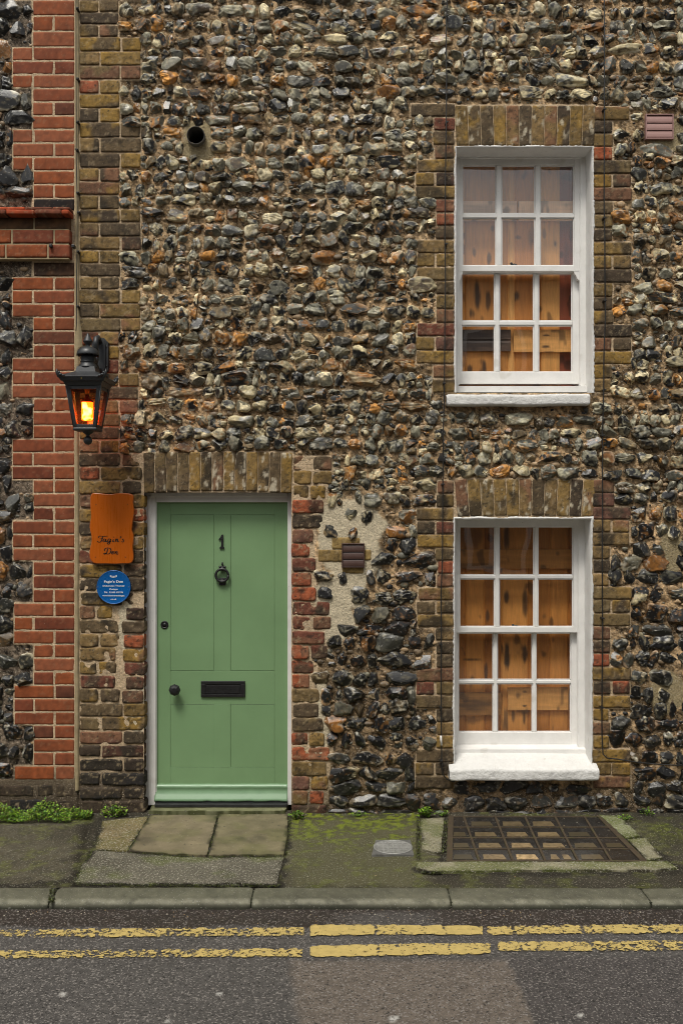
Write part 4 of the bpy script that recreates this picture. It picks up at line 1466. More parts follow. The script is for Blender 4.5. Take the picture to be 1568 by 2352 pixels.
cable('wall_cable', 'thin black cable running down left of both sash windows', [(1027, EXT_T), (1025, 60), (1024, 260), (1022, 430), (1022, 700), (1019, 900), (1016, 1100), (1015, 1250), (1013, 1400), (1012, 1640), (1013, 1740), (1016, 1778), (1026, 1790), (1044, 1796)],
      clips=[(1026, 35), (1025, 280), (1024, 560), (1019, 880), (1016, 1112), (1012, 1480), (1011, 1625), (1012, 1748)])
_c = [o for o in COL.objects if o.get('category') == 'cable'][0]
b = MB(); b.tube([at(1012, 1690, -.046), at(1013, 1712, -.046)], .006, 8); b.build('white_sleeve', M['white'], _c)
cable('wall_cable', 'thin black cable right of both windows that turns along the wall near the pavement', [(1387, EXT_T), (1387, 100), (1387, 500), (1389, 720), (1386, 870), (1382, 990), (1382, 1100), (1383, 1300), (1382, 1500), (1381, 1690), (1383, 1732), (1392, 1741), (1420, 1744), (1470, 1752), (1520, 1756), (1600, 1760), (1800, 1764), (2005, 1770)],
      clips=[(1387, 60), (1387, 250), (1387, 500), (1388, 690), (1387, 895), (1384, 1000), (1383, 1420), (1382, 1625), (1470, 1752), (1560, 1757)])
cable('wall_cable', 'thin dark cable fixed down the cement joint between the two houses', [(176, EXT_T), (175, 100), (176, 300), (178, 480), (178, 600), (176, 700), (175, 760)], r=.0028,
      clips=[(177, 18), (178, 180), (178, 279), (176, 343), (178, 442), (180, 487), (179, 577), (178, 703)])

# ------------------------------------------------------------------ wall lantern
X0 = -1.532
DC = 5.69
yc = DC - D
sc_ = F / DC
lz = lambda py, d=DC: CZ + (1176 - py) * d / F
lan = empty('wall_lantern', (X0, 0, lz(820)), 'black wall lantern with a glowing orange flame bulb between the two houses', 'lantern')
pz = lambda z: 717.5 + .1465 * z          # zoomed row to px


def frustum(b, z0, z1, h0, h1, y=yc, x=X0, n=4, bev=0):
    V = []
    for (z, h) in ((z0, h0), (z1, h1)):
        for (sx, sy) in ((-1, -1), (1, -1), (1, 1), (-1, 1)): V.append((x + sx * h, y + sy * h, z))
    return b.add(V, [(0, 1, 5, 4), (1, 2, 6, 5), (2, 3, 7, 6), (3, 0, 4, 7), (0, 3, 2, 1), (4, 5, 6, 7)])


# backplate with chamfered ends, and scroll arm
b = MB()
bx, bw = at(232.5, 0)[0], .052
z0_, z1_ = at(0, 862)[2], at(0, 778)[2]
b.prism([(bx - bw, z0_ + .03), (bx - bw + .025, z0_), (bx + bw - .025, z0_), (bx + bw, z0_ + .03), (bx + bw, z1_ - .03), (bx + bw - .028, z1_), (bx - bw + .028, z1_), (bx - bw, z1_ - .03)], -.028, -.002)
b.prism([(bx - bw * .7, z0_ + .04), (bx - bw * .45, z0_ + .018), (bx + bw * .45, z0_ + .018), (bx + bw * .7, z0_ + .04), (bx + bw * .7, z1_ - .04), (bx + bw * .45, z1_ - .014), (bx - bw * .45, z1_ - .014), (bx - bw * .7, z1_ - .04)], -.040, -.027)
for zz_ in (z0_ + .055, z1_ - .055):
    for s_ in (-1, 1): b.ball((bx + s_ * bw * .82, -.03, zz_), .006, 1, .6, 1)
bp_ = b.build('wall_plate', M['lantern'], lan)
b = MB()
zc = lz(pz(770))
pts = [(X0, -.035, z1_ - .03), (X0, -.075, z1_ - .008), (X0, -.12, z1_ - .022), (X0, -.135, z1_ - .06), (X0, -.11, z1_ - .10), (X0, -.09, z1_ - .135), (X0, -.12, z1_ - .165), (X0, -.17, z1_ - .16), (X0, -.20, z1_ - .13), (X0, -.245, zc), (X0, yc, zc)]
b.tube(pts, [.016, .018, .018, .016, .014, .013, .014, .014, .013, .013, .012], 10)
pts = [(X0, -.10, z1_ - .10 + .03 * math.sin(a) - .01) for a in (0,)]
for (cy_, cz2, rr) in ((-.085, z1_ - .055, .024), (-.145, z1_ - .125, .020)):
    sp = [(X0, cy_ + rr * (1 - t / 14) * math.cos(t * .6), cz2 + rr * (1 - t / 14) * math.sin(t * .6)) for t in range(13)]
    b.tube(sp, .007, 8)
b.tube([(X0, -.03, z0_ + .04), (X0, -.07, z0_ + .02), (X0, -.12, z0_ + .05), (X0, -.16, z0_ + .085), (X0, -.20, lz(pz(830)))], [.014, .013, .012, .011, .010], 10)
b.build('arm', M['lantern'], lan)
# finial, dome, collar
b = MB()
P = lambda z: lz(pz(z)) - lz(pz(700))
wpx = .1465 / sc_
b.lathe((X0, yc, lz(pz(700))), [(.002, P(325)), (.006, P(338)), (.012, P(370)), (.020, P(410)), (.029, P(450)), (.0295, P(462)), (.026, P(468)), (.026, P(474)), (.021, P(490)), (.014, P(508)), (.012, P(528)), (.018, P(540))][::-1], n=28)
b.build('finial', M['lantern'], lan)
b = MB()
b.lathe((X0, yc, lz(pz(700))), [(.012, P(532)), (.03, P(545)), (.048, P(568)), (.060, P(600)), (.0655, P(635)), (.0665, P(655)), (.067, P(690)), (.064, P(688)), (.060, P(650)), (.02, P(640))], n=64, scallop={6: .008, 7: .008})
b.build('cowl', M['lantern'], lan)
b = MB()
b.lathe((X0, yc, lz(pz(700))), [(.030, P(650)), (.043, P(700)), (.043, P(770)), (.046, P(774)), (.046, P(782)), (.043, P(786)), (.045, P(810)), (.052, P(830)), (.056, P(850)), (.0575, P(856)), (.0575, P(872)), (.055, P(874)), (.03, P(875))], n=32)
b.build('chimney_collar', M['lantern'], lan)
# square roof with curved slopes, fascia, under-frame
b = MB()
E = .1375
rz0 = lz(pz(1000), DC - E)
rz1 = lz(pz(866))
rows_ = [(rz0, E), (rz0 + .010, E - .012), (rz0 + .026, E - .045), (rz0 + .042, E - .078), (rz1, .052)]
V = []
for (z, h) in rows_:
    for (sx, sy) in ((-1, -1), (1, -1), (1, 1), (-1, 1)): V.append((X0 + sx * h, yc + sy * h, z))
Fq = []
for r_ in range(len(rows_) - 1):
    for k in range(4):
        k2 = (k + 1) % 4
        Fq.append((r_ * 4 + k, r_ * 4 + k2, (r_ + 1) * 4 + k2, (r_ + 1) * 4 + k))
Fq += [(3, 2, 1, 0), tuple(len(rows_) * 4 - 4 + k for k in range(4))]
b.add(V, Fq)
fz0 = rz0 - .024
frustum(b, fz0, rz0 - .0005, E - .010, E + .002)
frustum(b, fz0 - .026, fz0 - .0005, .104, .118)
b.build('roof', M['lantern'], lan)
# corner acroteria, leafy
for (sx, sy) in ((-1, -1), (1, -1), (1, 1), (-1, 1)):
    b = MB()
    cx_, cy_ = X0 + sx * (E + .004), yc + sy * (E + .004)
    b.tube([(cx_ - sx * .03, cy_ - sy * .03, rz0 - .01), (cx_ - sx * .006, cy_ - sy * .006, rz0 + .004), (cx_ + sx * .004, cy_ + sy * .004, rz0 + .026), (cx_ + sx * .002, cy_ + sy * .002, rz0 + .044)], [.014, .012, .008, .002], 8)
    for (ax, ay) in ((sx, 0), (0, sy)):
        for t, zz_, rr in ((.018, .010, .0095), (.034, .004, .0085), (.048, -.002, .006)):
            b.ball((cx_ - ax * t, cy_ - ay * t, rz0 + zz_), rr, 1.2, 1.2, .9)
        b.ball((cx_ - ax * .010, cy_ - ay * .010, rz0 + .022), .0075, 1, 1, 1.3)
    b.build('corner_ornament', M['lantern'], lan)
b = MB()
b.lathe((X0, yc - E - .002, rz0 - .012), [(.0042, 0), (.0042, .003), (.001, .004)], n=12, axis='Y')
b.build('brass_screw', mat('brass', base=(.45, .33, .12), rough=.35, metallic=.9, bump=0), lan)
# tapered body
zt_ = fz0 - .0262
zb_ = lz(pz(1790), DC - .09)
ht_, hb_ = .098, .0635
b = MB()
for (sx, sy) in ((-1, -1), (1, -1), (1, 1), (-1, 1)):
    p0 = Vector((X0 + sx * (ht_ - .006), yc + sy * (ht_ - .006), zt_)); p1 = Vector((X0 + sx * (hb_ - .006), yc + sy * (hb_ - .006), zb_))
    V = []
    for (p, r_) in ((p0, .0125), (p1, .0105)):
        for (a, c) in ((-1, -1), (1, -1), (1, 1), (-1, 1)): V.append((p.x + a * r_, p.y + c * r_, p.z))
    b.add(V, [(0, 1, 5, 4), (1, 2, 6, 5), (2, 3, 7, 6), (3, 0, 4, 7), (0, 3, 2, 1), (4, 5, 6, 7)])
    b.tube([p0 + Vector((sx * .0125, sy * .0125, 0)), p1 + Vector((sx * .0105, sy * .0105, 0))], .003, 6)
for (ax, ay) in ((0, -1), (0, 1), (-1, 0), (1, 0)):
    for (z, h, t) in ((zt_ - .010, ht_ - .004, .010), (zb_ + .008, hb_ - .002, .009)):
        if ay: b.box(X0 - h, X0 + h, yc + ay * h - .005, yc + ay * h + .005, z - t, z + t, .001)
        else: b.box(X0 + ax * h - .005, X0 + ax * h + .005, yc - h + .006, yc + h - .006, z - t, z + t, .001)
b.build('body_frame', M['lantern'], lan)
for (ax, ay) in ((0, -1), (0, 1), (-1, 0), (1, 0)):
    g = MB(); V = []
    for (z, h) in ((zb_ + .002, hb_ - .006), (zt_ - .002, ht_ - .006)):
        for t in (-1, 1):
            w_ = h - .004
            V.append((X0 + (t * w_ if ay else ax * h), yc + (t * w_ if ax else ay * h), z))
    V2 = [(v[0] + ax * .002, v[1] + ay * .002, v[2]) for v in V]
    g.add(V + V2, [(0, 1, 3, 2), (4, 6, 7, 5), (0, 4, 5, 1), (2, 3, 7, 6), (0, 2, 6, 4), (1, 5, 7, 3)])
    g.build('glass_pane', M['lamp_glass'], lan)
b = MB()
b.box(X0 - .072, X0 + .072, yc - .072, yc + .072, zb_ - .022, zb_ - .0005, .009, seg=3)
b.build('base_rail', M['lantern'], lan)
b = MB()
P2 = lambda z: lz(pz(z)) - lz(pz(1900))
b.lathe((X0, yc, lz(pz(1900))), [(.036, P2(1835)), (.036, P2(1850)), (.034, P2(1868)), (.026, P2(1895)), (.014, P2(1915)), (.010, P2(1930)), (.012, P2(1945)), (.021, P2(1965)), (.0255, P2(1995)), (.0262, P2(2012)), (.0245, P2(2035)), (.018, P2(2060)), (.010, P2(2072)), (.001, P2(2076))], n=28)
b.build('drop_finial', M['lantern'], lan)
# bulb
b = MB()
zb0, zb1 = lz(pz(1697)), lz(pz(1412))
b.lathe((X0 - .004, yc, zb0), [(.024, 0), (.0325, .004), (.0345, .012), (.0345, zb1 - zb0), (.02, zb1 - zb0 + .0005)], n=28)
b.build('bulb', M['flame'], lan)
b = MB()
b.lathe((X0 - .004, yc, zb1), [(.0345, .001), (.0345, .008), (.030, .015), (.016, .022), (.013, .028), (.013, .046)], n=24)
b.build('bulb_cap', mat('bulb_cap', base=lin(150, 40, 14), rough=.4, bump=0), lan)
b = MB()
b.lathe((X0 - .004, yc, zb1 + .044), [(.0125, 0), (.0125, .012), (.015, .014), (.018, .05), (.018, zt_ - zb1 - .044)], n=20)
b.build('lamp_holder', mat('brass_holder', base=(.5, .34, .14), rough=.35, metallic=.8, bump=0), lan)


# ------------------------------------------------------------------ signs
def text_mesh(txt, size, x, z, y, align='CENTER', bold=0.0, sx=1.0, ext=.0012):
    cu = bpy.data.curves.new('t', 'FONT'); cu.body = txt; cu.size = size; cu.align_x = align; cu.extrude = ext; cu.offset = bold
    cu.resolution_u = 4
    o = bpy.data.objects.new('t', cu); COL.objects.link(o)
    bpy.context.view_layer.update()
    dg = bpy.context.evaluated_depsgraph_get()
    me = bpy.data.meshes.new_from_object(o.evaluated_get(dg))
    V = [(x + v.co.x * sx, y - v.co.z, z + v.co.y) for v in me.vertices]
    Fc = [tuple(p.vertices) for p in me.polygons]
    bpy.data.objects.remove(o); bpy.data.curves.remove(cu); bpy.data.meshes.remove(me)
    return V, Fc


sg = empty('house_sign', at(257, 1296, -.03), 'orange varnished wooden board with black script lettering above the round blue plaque', 'sign')
ysf = -.036
zx = lambda z: 203.6 + .1172 * 1.0 * z    # zoom col -> px  (350*.5742=200.9)
sxp = lambda z: (350 + z * 210 / 1029) * .57416
szp = lambda z: (1950 + z * 480 / 2352) * .57416
k_ = (D + ysf) / F
SX = lambda z: (sxp(z) - 784) * k_
SZ = lambda z: CZ + (1176 - szp(z)) * k_
out = [(60, 180), (75, 130), (120, 108), (200, 112), (330, 124), (440, 134), (520, 122), (620, 112), (740, 112), (830, 118), (880, 140), (904, 180), (898, 240), (888, 300), (905, 380), (914, 460), (908, 540), (892, 620), (880, 720), (870, 790), (868, 840),
       (890, 900), (908, 960), (905, 1030), (893, 1100), (885, 1180), (890, 1240), (903, 1310), (904, 1380), (890, 1440), (860, 1480), (800, 1495), (700, 1490), (600, 1500), (480, 1500), (360, 1492), (250, 1496), (160, 1494), (90, 1460), (50, 1400), (40, 1320), (42, 1240), (60, 1160),
       (78, 1080), (84, 1020), (74, 940), (60, 870), (46, 800), (44, 730), (58, 660), (70, 590), (68, 510), (60, 420), (56, 330), (58, 250)]
# smooth closed outline
def chaikin(p, it=2):
    for _ in range(it):
        q_ = []
        for i in range(len(p)):
            a, c = p[i], p[(i + 1) % len(p)]
            q_ += [(a[0] * .75 + c[0] * .25, a[1] * .75 + c[1] * .25), (a[0] * .25 + c[0] * .75, a[1] * .25 + c[1] * .75)]
        p = q_
    return p
ol = [(SX(a), SZ(c)) for a, c in chaikin(out)]
cxm = sum(p[0] for p in ol) / len(ol); czm = sum(p[1] for p in ol) / len(ol)
def inset(t): return [(cxm + (p[0] - cxm) * (1 - t / .14), czm + (p[1] - czm) * (1 - t / .22)) for p in ol]
n = len(ol)
V, Fc = [], []
for (t, yy) in ((0, -.012), (0, ysf + .004), (.0015, ysf + .0012), (.004, ysf)):
    V += [(x, yy, z) for x, z in inset(t)]
for r_ in range(3):
    for i in range(n):
        i2 = (i + 1) % n
        Fc.append((r_ * n + i, r_ * n + i2, (r_ + 1) * n + i2, (r_ + 1) * n + i))
Fc.append(tuple(range(n))[::-1]); Fc.append(tuple(3 * n + i for i in range(n)))
b = MB(); b.add(V, Fc, False); b.build('board', M['sign'], sg)
b = MB()
X_, _, Z_ = at(257, 1214, 0)
b.box(X_ - .09, X_ + .09, -.0125, .0, Z_ - .16, Z_ + .16); b.build('mounting_batten', M['dark'], sg)
# script lettering as brush strokes (zoom coordinates), w = half stroke
def stroke(b, pts, w0, y):
    pts = [(SX(a), SZ(c)) for a, c in pts]
    # catmull-rom
    q_ = []
    P_ = [pts[0]] + pts + [pts[-1]]
    for i in range(1, len(P_) - 2):
        for t in np.linspace(0, 1, 7)[:-1]:
            p0, p1, p2, p3 = [np.array(P_[i + j]) for j in (-1, 0, 1, 2)]
            q_.append(.5 * (2 * p1 + (p2 - p0) * t + (2 * p0 - 5 * p1 + 4 * p2 - p3) * t * t + (3 * p1 - p0 - 3 * p2 + p3) * t ** 3))
    q_.append(np.array(pts[-1]))
    V, Fc = [], []
    for i, p in enumerate(q_):
        d_ = q_[min(i + 1, len(q_) - 1)] - q_[max(i - 1, 0)]
        d_ = d_ / (np.linalg.norm(d_) + 1e-9)
        nn = np.array([-d_[1], d_[0]])
        ww = w0 * (.55 + .75 * abs(d_[1]) ** 1.2) * (.55 if i in (0, len(q_) - 1) else 1)   # thick on downstrokes
        for s_ in (-1, 1): V.append((p[0] + nn[0] * ww * s_, y, p[1] + nn[1] * ww * s_))
    for i in range(len(q_) - 1): Fc.append((2 * i, 2 * i + 1, 2 * i + 3, 2 * i + 2))
    m_ = len(V)
    V += [(v[0], y + .0015, v[2]) for v in V]
    Fc += [(a + m_, b2 + m_, c + m_, d2 + m_) for (a, b2, c, d2) in list(Fc)]
    b.add(V, Fc, False)
b = MB()
yl = ysf - .0012
W_ = .0023
for st_ in ([(216, 985), (235, 955), (265, 952), (330, 958), (405, 950)],                              # F bar
            [(300, 958), (292, 1000), (278, 1045), (250, 1070), (215, 1068), (196, 1050)],
            [(240, 1005), (275, 1003), (310, 998)],
            [(362, 1012), (338, 1006), (314, 1030), (312, 1058), (332, 1066), (356, 1040), (366, 1010), (358, 1050), (372, 1066), (392, 1050)],      # a
            [(452, 1012), (428, 1006), (404, 1030), (402, 1058), (422, 1066), (446, 1040), (458, 1010), (448, 1060), (432, 1104), (404, 1108), (396, 1090), (424, 1072), (470, 1050)],   # g
            [(512, 1010), (502, 1050), (510, 1066), (532, 1050)],                                      # i
            [(548, 1012), (562, 1014), (552, 1064)], [(556, 1040), (580, 1012), (598, 1014), (590, 1050), (598, 1066), (618, 1052)],      # n
            [(652, 958), (662, 970), (648, 995)],                                                      # '
            [(722, 1018), (702, 1008), (694, 1024), (712, 1042), (706, 1064), (684, 1066), (676, 1054)],   # s
            ):
    stroke(b, st_, W_, yl)
for (a, c) in ((520, 972),): b.ball((SX(a), yl, SZ(c)), .0025, 1, .3, 1)
for st_ in ([(400, 1200), (392, 1240), (372, 1290), (340, 1306), (326, 1298), (346, 1286), (392, 1304), (440, 1290), (466, 1240), (450, 1196), (400, 1184), (356, 1196), (336, 1224), (350, 1246)],  # D
            [(486, 1284), (512, 1270), (510, 1256), (492, 1258), (480, 1284), (492, 1304), (520, 1292)],    # e
            [(534, 1258), (550, 1260), (540, 1306)], [(544, 1286), (568, 1258), (588, 1262), (578, 1296), (588, 1308), (612, 1296)]):
    stroke(b, st_, W_ * 1.05, yl)
b.build('lettering', M['black'], sg)
for (a, c) in ((172, 338), (790, 336), (160, 1370), (748, 1366)):
    s_ = MB(); s_.lathe((SX(a), ysf + .001, SZ(c)), [(.0036, 0), (.0036, .0016), (.0012, .0008), (.0003, .0007)], n=12, axis='Y')
    s_.build('screw', M['sill'], sg)

pq = empty('round_plaque', at(261.4, 1388, -.02), 'round blue enamel plaque with white text fixed below the wooden board', 'plaque')
ypf = -.024
kp = (D + ypf) / F
qx = lambda z: (sxp(z) - 784) * kp
qz = lambda z: CZ + (1176 - szp(z)) * kp
cx_, cz2 = qx(515), qz(1957)
R_ = (qx(848) - qx(182)) / 2
b = MB()
b.lathe((cx_, 0, cz2), [(R_, .004), (R_, .022), (R_ - .002, .025), (R_ - .004, .0245), (R_ - .006, .023), (R_ - .008, .0225), (.001, .0226)], n=72, axis='Y')
b.build('disc', M['blue'], pq)
b = MB()
yt = -.0232
for (txt, yrow, wid, hgt, bo) in (("Fagin's Den", 1866, 370, 1.0, .0006), ("Dickensian Themed", 1942, 420, 1, .0004), ("Cottage", 2008, 165, 1, .0004), ("Tel:  01843 601996", 2070, 372, 1, .0004),
                                  ("www.fishermenscottages.", 2133, 440, 1, .0004), ("co.uk", 2204, 116, 1, .0004)):
    size = {1866: .0195, 1942: .0135, 2008: .0135, 2070: .0135, 2133: .0128, 2204: .0135}[yrow]
    V, Fc = text_mesh(txt, size, 0, 0, yt, bold=bo * .5)
    xs_ = [v[0] for v in V]; w_ = max(xs_) - min(xs_)
    tw = wid * (qx(1000) - qx(0)) / 1000
    f_ = tw / w_
    V = [(cx_ + (v[0] - (max(xs_) + min(xs_)) / 2) * f_, v[1], qz(yrow) + v[2]) for v in V]
    b.add(V, Fc)
b.build('lettering', M['letter_white'], pq)
b = MB()
for s_ in (-1, 1):
    for t in range(4):
        a, c = 512 + s_ * (8 + t * 17), 1752 - t * 3 - (6 if t > 2 else 0)
        for u in (-1, 1):
            b.ball((qx(a), yt, qz(c + u * 10)), .0028, 1.3, .2, .7)
b.build('leaf_emblem', M['letter_white'], pq)
for a in (208, 815):
    s_ = MB(); s_.ball((qx(a), yt, qz(1950)), .0032, 1, .5, 1); s_.build('screw', M['steel'], pq)

# ------------------------------------------------------------------ ground
def ground_grid(name, x0, x1, y0, y1, step, zfun, colfun, m, holes=None):
    nx, ny = int((x1 - x0) / step), int((y1 - y0) / step)
    gx, gy = np.linspace(x0, x1, nx + 1), np.linspace(y0, y1, ny + 1)
    X, Y = np.meshgrid(gx, gy, indexing='ij')
    P = np.stack([X, Y, X * 0], -1)
    Z = zfun(X, Y, P); C = colfun(X, Y, P)
    V = np.stack([X, Y, Z], -1).reshape(-1, 3)
    i = np.arange(V.shape[0]).reshape(nx + 1, ny + 1)
    Fc = np.stack([i[:-1, :-1], i[1:, :-1], i[1:, 1:], i[:-1, 1:]], -1).reshape(-1, 4)
    return tag(mesh_np(name, V, [Fc], M[m], col=C.reshape(-1, 4)), kind='structure')


def pxpy(X, Y, z=0.0):
    d = Y + D
    return 784 + F * X / d, 1176 + F * (CZ - z) / d


KERB_IN = gnd(784, 2041)[1]; KERB_OUT = gnd(784, 2070)[1]
MOSS = np.array(lin(104, 114, 16, k=1.05)); MOSSD = np.array(lin(62, 66, 26))


def pave_col(X, Y, P):
    px, py = pxpy(X, Y)
    n1, n2, n3 = fbm(P, 3, 4, 1), fbm(P, 12, 3, 2), fbm(P, 40, 2, 3)
    c = np.array(lin(76, 71, 56, k=1.0)) * np.ones(X.shape + (1,))
    k = sst(.35, .65, n1)[..., None]
    c = c * (1 - k) + np.array(lin(60, 55, 42, k=1.0)) * k
    c = c * (.55 + .9 * n3[..., None])
    # greenish film on the middle stretch
    k = (sst(650, 690, px) * sst(1010, 960, px) * .8)[..., None]; c = c * (1 - k) + np.array(lin(80, 78, 52, k=1.0)) * k
    # damp dark: along the wall, around left joint, right corner, below the light
    dk = sst(-.20, -.02, Y + (n1 - .5) * .25) * .8
    dk = np.maximum(dk, sst(40, 12, abs(px - (205 - (py - 1880) * .12)) + (n2 - .5) * 40) * .8)
    dk = np.maximum(dk, sst(1470, 1560, px - (py - 1950) * .5 + (n1 - .5) * 90) * .65)
    dk = np.maximum(dk, sst(2000, 2012, py + (n2 - .5) * 16) * sst(930, 1000, px + (n1 - .5) * 60) * .75)
    dk = np.maximum(dk, sst(2028, 2040, py + (n2 - .5) * 18) * .7)
    c = c * (1 - dk[..., None]) + np.array(lin(42, 38, 28)) * dk[..., None]
    # soil gathered along the joints
    for poly_ in ([(205, 1885), (186, 1960), (168, 2036), (420, 2037), (640, 2039)], [(236, 1888), (212, 1960), (172, 2030)], [(662, 1880), (652, 1972), (642, 2038)], [(216, 1960), (430, 1973), (650, 1973)],
                  [(1022, 1880), (1012, 1975)], [(960, 1990), (956, 2004), (1250, 2008), (1540, 2004)], [(1400, 1885), (1480, 1930), (1560, 2000)], [(0, 2036), (130, 2030), (186, 2022)]):
        for (ax, ay), (bx, by) in zip(poly_[:-1], poly_[1:]):
            L2 = (bx - ax) ** 2 + (by - ay) ** 2
            t_ = np.clip(((px - ax) * (bx - ax) + (py - ay) * (by - ay)) / L2, 0, 1)
            d_ = np.hypot(px - ax - t_ * (bx - ax), (py - ay - t_ * (by - ay)) * 1.6) + (n2 - .5) * 26 + (n3 - .5) * 16
            k = (sst(11, 6, d_) * .92)[..., None]; c = c * (1 - k) + np.array(lin(30, 26, 15)) * k
    # moss
    ms = sst(.40, .54, n2 + .14 * sst(-.6, 0, Y)) * sst(640, 690, px) * sst(1000, 940, px) * sst(1965, 1900, py + (n1 - .5) * 60) * .95
    ms = ms * sst(.25, .55, n3 + .15 * (n2 - .3))
    ms = np.maximum(ms, sst(.44, .56, n2) * sst(1460, 1520, px) * sst(1960, 1900, py + (n1 - .5) * 60) * sst(1878, 1895, py) * .7)
    ms = np.maximum(ms, sst(.46, .58, n2) * sst(240, 180, px) * sst(1912, 1885, py + (n1 - .5) * 30) * .45)
    ms = np.maximum(ms, sst(.55, .62, n2) * .25)
    mcol = MOSSD + (MOSS - MOSSD) * sst(.4, .65, n3)[..., None]
    c = c * (1 - ms[..., None]) + mcol * ms[..., None]
    a = .35 + .5 * (1 - dk)
    return np.concatenate([c, a[..., None]], -1)


ground_grid('pavement', -4.2, 4.2, KERB_IN, .05, .011, lambda X, Y, P: (fbm(P, 6, 3, 9) - .5) * .010 + (fbm(P, 40, 2, 5) - .5) * .003 + .012 * sst(-.06, .03, Y), pave_col, 'pave')


def road_col(X, Y, P):
    px, py = pxpy(X, Y, RZ)
    n1, n2 = fbm(P, 2.2, 4, 11), fbm(P, 14, 3, 12)
    c = np.array(lin(79, 76, 73, k=.93)) * np.ones(X.shape + (1,))
    c = c * (0.85 + .3 * n1[..., None])
    edge = (n2 - .5) * 26
    # newer paler patch in the middle, dark smooth patch at right
    edge2 = (n1 - .5) * 60 + edge
    mid = sst(1212, 1222, px * 1.0 + edge - (py - 2240) * .62 - 40 * 0 + 60) 
    pm = sst(700, 730, px + edge2 + 40) * (1 - sst(1160, 1172, px + edge * .6 - (py - 2200) * .40)) * sst(2200, 2215, py + edge * .3)
    c = c * (1 - pm[..., None]) + np.array(lin(102, 93, 84, k=.95)) * pm[..., None]
    rm = sst(1160, 1172, px + edge * .6 - (py - 2200) * .40) * sst(2195, 2206, py + edge * .2)
    c = c * (1 - rm[..., None]) + np.array(lin(70, 66, 64, k=.95)) * rm[..., None]
    # gutter: damp brown silt
    g = sst(2134, 2124, py + (n1 - .5) * 26 + (n2 - .5) * 12) * (1 - .8 * sst(170, 60, abs(px - 900) + (n2 - .5) * 90) * sst(2088, 2104, py + (n2 - .5) * 12))
    g = g * (.9)
    n3 = fbm(P, 45, 2, 14)
    c = c * (.7 + .6 * n3[..., None])
    c = c * (1 - g[..., None]) + np.array(lin(42, 33, 26)) * g[..., None] * (.5 + n3[..., None])
    # strip between yellow lines, dust
    a = .45 + .4 * (1 - g)
    for (sx, sy, r_) in ((145, 2284, 9), (503, 2283, 7), (905, 2340, 12), (1330, 2335, 9), (385, 2345, 7)):
        s_ = sst(1.3, .7, ((px - sx) / r_) ** 2 + ((py - sy) / (r_ * .6)) ** 2 + (fbm(P, 60, 2, 3) - .5) * 2)[..., None]
        c = c * (1 - s_) + np.array([.42, .41, .38]) * s_
    return np.concatenate([c, a[..., None]], -1)


def road_z(X, Y, P):
    px, py = pxpy(X, Y, RZ)
    rm = sst(1160, 1172, px - (py - 2200) * .40 + (fbm(P, 14, 3, 12) - .5) * 16) * sst(2195, 2206, py)
    return RZ + (fbm(P, 5, 3, 19) - .5) * .004 + (fbm(P, 45, 2, 5) - .5) * .003 * (1 - .5 * rm) + .002 * rm


ground_grid('road', -4.2, 4.2, -6.6, KERB_OUT + .02, .012, road_z, road_col, 'road')
b = MB()
b.add([(-120, -120, RZ - .02), (120, -120, RZ - .02), (120, 120, RZ - .02), (-120, 120, RZ - .02)], [(0, 1, 2, 3)], col=(*lin(80, 76, 70), .8))
tag(b.build('ground', M['road'], None, fix=False), kind='structure')

# kerb stones with joints
K = []
jx = [-4.2, -3.02] + [gnd(p, 2055)[0] for p in (-330, 124, 580, 1031, 1482, 1934)] + [3.8, 4.3]
kv, kf, kc, nn_ = [], [], [], 0
for i in range(len(jx) - 1):
    xa, xb = jx[i] + .004, jx[i + 1] - .004
    nxk = max(4, int((xb - xa) / .012))
    xs_ = np.linspace(xa, xb, nxk)
    yo, yi = KERB_OUT - .012, KERB_IN + .002
    top = .004
    pr = [(yi, -.08), (yi, top - .002)] + [(yi + (yo - yi) * t, top) for t in (.04, .2, .4, .6, .75)] + [(yo + .022, top - .001), (yo + .012, top - .005), (yo + .004, top - .012), (yo, top - .022), (yo - .002, -.03), (yo - .003, -.08)]
    KK = len(pr)
    V = np.zeros((nxk, KK, 3))
    dz_ = rng.uniform(-.002, .002)
    for j, (yy, z_) in enumerate(pr):
        P = np.stack([xs_, np.full(nxk, yy), np.full(nxk, z_)], -1)
        e = np.minimum(xs_ - xa, xb - xs_); er = np.clip(1 - e / .015, 0, 1) ** 2 * .007
        a_ = fbm(P, 18, 3, 50 + i)
        V[:, j, 0] = xs_; V[:, j, 1] = yy + (a_ - .5) * .006 + (er if 6 < j else 0); V[:, j, 2] = z_ + (a_ - .5) * .004 * (1 if z_ > -.03 else 0) - (er if z_ > -.01 else 0) + dz_
    V = V.reshape(-1, 3)
    ii = np.arange(nxk * KK).reshape(nxk, KK)
    kf.append(np.stack([ii[:-1, :-1], ii[:-1, 1:], ii[1:, 1:], ii[1:, :-1]], -1).reshape(-1, 4) + nn_)
    nl = fbm(V, 6, 3, 70)
    c = np.ones((len(V), 4)); base = np.array(lin(92, 91, 76, k=1.0)) * rng.uniform(.9, 1.08)
    c[:, :3] = base * (.35 + .65 * nl + .65 * fbm(V, 45, 2, 72))[:, None]
    pale_edge = (sst(KERB_OUT + .03, KERB_OUT, V[:, 1]) * sst(-.022, -.010, V[:, 2]) * sst(.3, .7, fbm(V, 30, 3, 3)))[:, None] * .4  # paler patches along the upper front edge
    c[:, :3] = c[:, :3] * (1 - pale_edge) + np.array(lin(148, 146, 128, k=1.1)) * pale_edge
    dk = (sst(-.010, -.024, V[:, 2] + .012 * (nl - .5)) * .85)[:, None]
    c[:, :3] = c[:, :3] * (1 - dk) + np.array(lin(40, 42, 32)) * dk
    c[:, 3] = .7
    kv.append(V); kc.append(c); nn_ += len(V)
